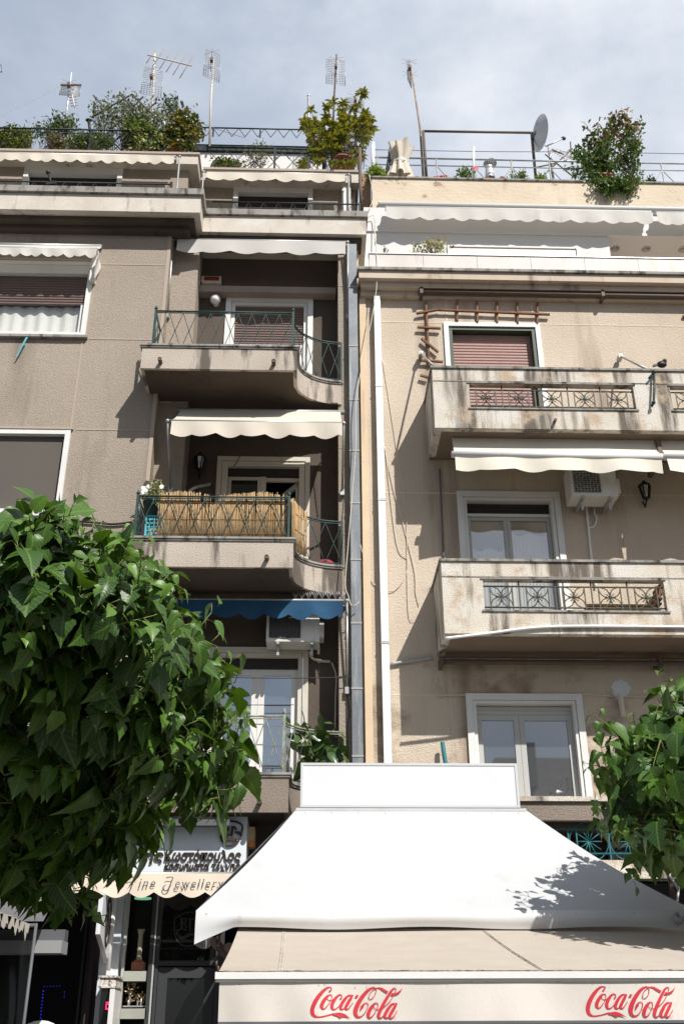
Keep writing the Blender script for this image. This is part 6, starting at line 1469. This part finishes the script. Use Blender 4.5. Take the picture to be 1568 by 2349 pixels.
for lab, poly, b, fm_ in (('feathery green plant on the parapet left of the turbine vent', [(555, 660), (575, 625), (610, 610), (640, 640), (635, 670)], (595, 675), F_green),
                          ('low spreading green plant on the parapet right of the turbine vent', [(780, 665), (820, 640), (870, 635), (885, 675), (800, 675)], (835, 680), F_green),
                          ('tiny yellow green sprout on the parapet near the dish poles', [(925, 672), (940, 660), (958, 674)], (940, 678), F_lime),
                          ('small rounded succulent near the right picture edge of the roof', [(1408, 685), (1420, 674), (1434, 685)], (1420, 690), F_rubber)):
    plant('roof_plant', lab, 'plant', '2', poly, b, 14.2, .1, 30, 9, .06, fm_, T_lance, 'small plants along the right parapet', spread=.03)
P_, D_, N_, S_ = [], [], [], []
rf = thing('red_flowers', 'clump of red flowers on the right roof edge left of the feathery plant', 'flowers', A('2', 505, 672, 14.3))
for i in range(46): c = A('2', random.uniform(480, 525), random.uniform(656, 670), 14.3); P_.append(c); D_.append(rv()); N_.append((0, -1, .4)); S_.append(.05)
leaf_mesh('petals', T_oval, P_, D_, N_, S_, M_flower, rf); m_ = MB(); m_.tube([A('2', 505, 672, 14.3), A('2', 505, 662, 14.3)], .01, 5); m_.build('stem', M_twig, rf)
pk = thing('pinwheel', 'pink pinwheel beside the thin pale pole on the right roof', 'pinwheel', A('2', 649, 660, 14.6)); P_, D_, N_, S_ = [], [], [], []; c = A('2', 649, 622, 14.6)
for i in range(7): t = i*.9; P_.append(c); D_.append((math.cos(t), -.1, math.sin(t))); N_.append((.2, -1, 0)); S_.append(.07)
leaf_mesh('petals', T_oval, P_, D_, N_, S_, M_pinkflower, pk); m_ = MB(); m_.tube([A('2', 649, 668, 14.6), c], .007, 5); m_.build('stick', M_steel, pk)
plant('terrace_rose', 'small flowering plant above the right terrace parapet', 'potted plant', '4', [(350, 90), (390, 60), (440, 40), (490, 35), (525, 55), (520, 88)], (450, 92), 13.1, .15, 30, 7, .06, F_varieg, T_oval, 'plants on the right terrace', spread=.05, second=(M_pinkflower, lambda p, b: .08, 'blossoms'))
plant('terrace_sprig', 'single magenta flower at the left end of the right terrace', 'potted plant', '4', [(238, 85), (245, 60), (255, 85)], (246, 92), 13.05, .04, 5, 4, .04, F_green, T_oval, 'plants on the right terrace', spread=.02, second=(M_pinkflower, lambda p, b: .5, 'blossoms'))
# --- roof garden of the left building
yg = 14.4
plant('box_shrub', 'dense green and bronze shrub at the left end of the roof garden', 'shrub', 'r', [(-80, 390), (0, 360), (60, 335), (120, 350), (200, 370), (240, 400), (230, 500), (0, 500), (-80, 500)], (90, 505), yg, .25, 150, 24, .075, F_green, T_lance, 'shrubs in the roof garden', second=(F_yellow, lambda p, b: .4, 'bronze_leaves'), spread=.05)
plant('laurel_shrub', 'thin dark leaved shrub rising behind the railing in the roof garden', 'shrub', 'r', [(180, 360), (230, 320), (310, 320), (390, 260), (450, 230), (480, 290), (550, 225), (590, 330), (560, 380), (430, 400), (200, 400)], (390, 505), yg+.3, .25, 70, 14, .085, F_rubber, T_lance, 'shrubs in the roof garden', spread=.06, second=(F_grey, lambda p, b: .3, 'pale_leaves'))
plant('straw_plant', 'clump of dry brown stalks behind the roof garden railing', 'plant', 'r', [(370, 480), (380, 440), (420, 415), (470, 440), (490, 500), (370, 500)], (425, 505), yg, .15, 80, 16, .06, F_dry, T_lance, 'shrubs in the roof garden', spread=.05)
plant('wormwood', 'feathery grey green plant in the middle of the roof garden', 'shrub', 'r', [(490, 440), (560, 390), (640, 380), (720, 390), (800, 400), (860, 420), (860, 505), (490, 505)], (680, 508), yg, .2, 150, 20, .065, F_grey, T_lance, 'shrubs in the roof garden', spread=.05, second=(F_green, lambda p, b: .45, 'green_leaves'))
cl_ = plant('bare_climber', 'sparse climber over a crossed lath trellis in the roof garden', 'climber', 'r', [(700, 110), (760, 130), (850, 90), (910, 75), (980, 80), (1060, 110), (1150, 100), (1250, 150), (1290, 230), (1260, 330), (900, 350), (700, 330), (695, 200)], (980, 510), yg+.1, .2, 150, 11, .06, F_grey, T_oval, 'shrubs in the roof garden', spread=.07, second=(F_green, lambda p, b: .3, 'green_leaves'), stemr=.008)
tr = MB(); tx = lambda a, b: A('r', a, b, yg-.05)
for a, b in (((705, 100), (1100, 530)), ((690, 265), (1000, 90)), ((690, 280), (920, 520)), ((700, 500), (1080, 110)), ((900, 90), (1260, 450)), ((800, 510), (1180, 150)), ((1010, 110), (1280, 360)), ((930, 510), (1280, 220)), ((1090, 500), (1300, 330)), ((760, 520), (690, 440))): tr.bar(tx(*a), tx(*b), .028, .02)
solo(tr, 'lath_trellis', mat('weathered grey lath', (.10, .095, .085), .85, grain=.2), 'crossed grey lath trellis standing in the roof garden', 'trellis', tx(980, 510))
iv = plant('ivy_bush', 'pale variegated ivy mound in front of the lath trellis', 'shrub', 'r', [(930, 280), (1000, 255), (1080, 280), (1150, 340), (1270, 380), (1280, 520), (960, 520), (990, 440), (920, 400)], (1100, 525), yg-.1, .25, 120, 24, .07, F_boug, T_oval, 'shrubs in the roof garden', spread=.06, second=(F_varieg, lambda p, b: .55*max(0, min(1, 1.1-(p.z-b.z)/.9)), 'pale_leaves'))
plant('citrus_shrub', 'dark sprig of shrub behind the right top of the lath trellis', 'shrub', 'r', [(1190, 120), (1240, 90), (1300, 90), (1350, 130), (1330, 190), (1240, 170), (1200, 150)], (1250, 500), yg+.2, .15, 22, 10, .08, F_rubber, T_lance, 'shrubs in the roof garden', spread=.05)
plant('bay_shrub', 'yellowing upright shrub at the corner post of the roof garden', 'shrub', 'r', [(1290, 260), (1320, 210), (1360, 180), (1430, 195), (1470, 240), (1480, 330), (1520, 300), (1530, 380), (1480, 460), (1420, 525), (1260, 500), (1250, 400)], (1340, 520), yg-.05, .3, 120, 20, .08, F_yellow, T_oval, 'shrubs in the roof garden', spread=.06, second=(F_rubber, lambda p, b: .45, 'green_leaves'), pot=(.2, .2, M_terra))
yg2 = 14.85
plant('schefflera', 'big olive umbrella shrub in a wide terracotta pot on the left roof', 'shrub', 'p', [(200, 470), (250, 560), (330, 560), (430, 520), (490, 500), (560, 560), (640, 420), (700, 450), (760, 400), (830, 340), (890, 470), (960, 390), (1030, 410), (1060, 480), (1060, 590), (1100, 610), (1030, 730), (960, 800), (930, 1000), (860, 1080), (500, 1090), (180, 1090), (200, 960), (330, 830), (300, 700), (250, 600)], (700, 1040), yg2, .40, 105, 13, .14, F_olive, T_lance, 'shrubs in the roof garden', 'rosette', stemr=.011, second=(F_yellow, lambda p, b: .12, 'yellow_leaves'), pot=(.24, .2, M_terra),
  sprays=[((580, 500), a_, 15, 0) for a_ in ((500, 320), (580, 250), (485, 440))]+[((760, 480), a_, 15, 0) for a_ in ((715, 270), (690, 350), (830, 350), (900, 300))]+[((880, 400), (955, 150), 17, 0), ((880, 400), (955, 130), 13, 0), ((930, 560), (990, 400), 15, 0), ((980, 560), (1050, 480), 15, 0), ((980, 650), (1070, 580), 15, 0), ((980, 700), (1085, 610), 15, 0), ((330, 600), (220, 480), 15, 0), ((330, 640), (210, 560), 15, 0), ((330, 640), (250, 530), 15, 0), ((340, 560), (350, 500), 12, 0), ((330, 470), (310, 360), 11, 0)])
plant('wispy_shrub', 'wispy half bare shrub behind the lattice railing right of the red flowers', 'shrub', '1', [(1060, 540), (1110, 500), (1190, 490), (1215, 520), (1200, 600), (1080, 600)], (1130, 618), 14.9, .2, 46, 5, .05, F_grey, T_oval, 'shrubs in the roof garden', spread=.06)
plant('balcony_flowers', 'low green plants with pink flowers behind the middle roof railing', 'plant', '1', [(930, 600), (950, 580), (1000, 590), (1080, 600), (1080, 618), (930, 618)], (1000, 620), 14.85, .15, 60, 12, .06, F_green, T_oval, 'shrubs in the roof garden', spread=.04, second=(M_pinkflower, lambda p, b: .12, 'blossoms'))
lmp = MB(); c = A('1', 392, 410, 14.3); lmp.tube([A('1', 400, 470, 14.3), c], .03, 6); lmp.ball(c, .05, 8, (1.3, 1, .7)); solo(lmp, 'garden_lamp', M_blackiron, 'small dark lamp on a post in the roof garden railing', 'lamp', A('1', 400, 470, 14.3))
cm = thing('weather_station', 'small black device on a pole on the left eaves railing', 'device', A('1', 230, 700, 12.6)); m_ = MB(); m_.tube([A('1', 232, 700, 12.6), A('1', 212, 640, 12.6)], .018, 6); m_.ball(A('1', 213, 640, 12.6), .04, 8); m_.bar(A('1', 205, 692, 12.6), A('1', 250, 688, 12.6), .06); m_.build('body', M_blackiron, cm)
pl = MB(); pl.tube([A('2', 139, 535, 14.2), A('2', 141, 700, 14.2), A('2', 147, 812, 14.2)], .03, 8); solo(pl, 'pole', M_darksteel, 'dark upright pole at the right end of the left roof', 'pole', A('2', 147, 812, 14.2))

# ================================================================== STREET TREES
polyL = [(-420, 1220), (-200, 1170), (0, 1215), (70, 1170), (95, 1165), (130, 1200), (160, 1165), (190, 1235), (225, 1235), (270, 1215), (285, 1280), (365, 1300), (395, 1350), (430, 1375), (445, 1500), (490, 1550), (535, 1625), (545, 1745), (505, 1790), (400, 1825), (345, 1885), (295, 1935), (262, 1970), (225, 2000), (200, 2075), (165, 2075), (120, 2010), (60, 2010), (-60, 2020), (-420, 2010)]
def YfL(u, v): return 6.7+1.95*max(0, min(1, (v-1400)/560))**1.05 - .25*max(0, (1400-v)/250)
def lerp3(a, b, n): return [Vector(a).lerp(Vector(b), i/n) for i in range(n+1)]
tree('mulberry tree with a wide dense crown filling the left of the picture', 'u', polyL, YfL, .58, 200, 620, .205,
     [(-2.95, 8.7, 0), (-2.9, 8.7, .8), (-2.85, 8.65, 1.6), (-2.75, 8.6, 2.3)],
     [[(-2.75, 8.6, 2.25), (-2.5, 8.2, 2.9), (-2.25, 7.6, 3.6), (-2.0, 7.0, 4.2)], [(-2.75, 8.6, 2.25), (-2.3, 8.5, 2.75), (-1.7, 8.1, 3.2), (-1.2, 7.5, 3.6)], [(-2.75, 8.6, 2.25), (-3.1, 8.1, 3.0), (-3.2, 7.3, 3.8)]], (-2.95, 8.7, 0), [(95, 1252), (165, 1250), (60, 1272), (150, 1262), (285, 1297), (272, 1304), (335, 1352), (375, 1362), (440, 1437), (205, 1307), (20, 1287), (465, 1502), (530, 1682), (545, 1732), (480, 1572), (400, 1397), (90, 1267), (280, 1312)])
polyR = [(1392, 1720), (1420, 1670), (1455, 1680), (1495, 1640), (1545, 1610), (1610, 1540), (1680, 1440), (1800, 1430), (1900, 1600), (1950, 1750), (1900, 2000), (1640, 1985), (1560, 1935), (1500, 1935), (1475, 1965), (1450, 1905), (1410, 1895), (1388, 1860), (1400, 1790)]
tree('mulberry tree reaching in from the right edge above the white awning', 'u', polyR, lambda u, v: 9.75-.5*max(0, min(1, (u-1560)/150)), .8, 150, 220, .21,
     [(5.2, 9.6, 0), (5.18, 9.6, 1), (5.1, 9.6, 2.2)], [[(5.1, 9.6, 2.15), (4.6, 9.65, 2.75), (4.15, 9.7, 3.0), (3.75, 9.7, 3.25)], [(5.1, 9.6, 2.15), (4.9, 9.7, 3.0), (4.5, 9.7, 3.8)]], (5.2, 9.6, 0), [(1415, 1660), (1495, 1610), (1530, 1595), (1545, 1600), (1460, 1670), (1385, 1740)])
ap = MB(); ap.box(AX('f', 1458, 400, 11.5), AX('f', 1490, 400, 11.5), 11.5, 11.56, 0, AZ('f', 1470, 215, 11.5)); solo(ap, 'awning_post', mat('brown painted post', (.075, .045, .04), .5), 'brown post rising behind the white awning under the right tree', 'post', (AX('f', 1470, 400, 11.5), 11.5, 0))
cw = MB(); cw.tube([A('f', *p, 11.4) for p in ((1492, 200), (1470, 270), (1455, 330), (1462, 400), (1500, 450), (1525, 500), (1520, 570), (1505, 610))], .012, 6); cw.tube([A('f', *p, 11.38) for p in ((1465, 235), (1495, 300), (1520, 400), (1530, 500))], .010, 6); solo(cw, 'cable', M_whitepipe, 'white cable wound loosely round the brown post', 'cable', A('f', 1480, 300, 11.4), 'pipes and cables on the facades')
bt_ = MB(); c = A('f', 1525, 705, YV-.06); bt_.ball(c, .05, 10, (1, .4, 1.2)); bt_.tube([c, c+Vector((.5, -.05, -.02))], .02, 8); solo(bt_, 'tie_rod', M_steel, 'grey tie rod through a torn patch at the right end of the white awning', 'tie rod', c)

# --- the house across the street, seen only in the window panes
oh = thing('town_house', 'brown gabled house across the street mirrored in the window panes', 'house', (11, -18, 0))
MB().box(6, 16, -24, -14, 0, 9.3).build('wall', M_oppo, oh)
MB().add([(5.7, -13.6, 9.3), (16.4, -13.6, 9.3), (16.4, -24.4, 9.3), (5.7, -24.4, 9.3), (8, -18, 12.3), (13, -18, 12.3)], [(0, 1, 5, 4), (1, 2, 5), (2, 3, 4, 5), (3, 0, 4), (3, 2, 1, 0)]).build('roof', M_rooftile, oh)
MB().box(8.6, 9.2, -16, -15.4, 9.5, 12.3).build('chimney', M_oppo, oh)
bpy.context.view_layer.update()
for o in USED:
    if '_b' in o: del o['_b']
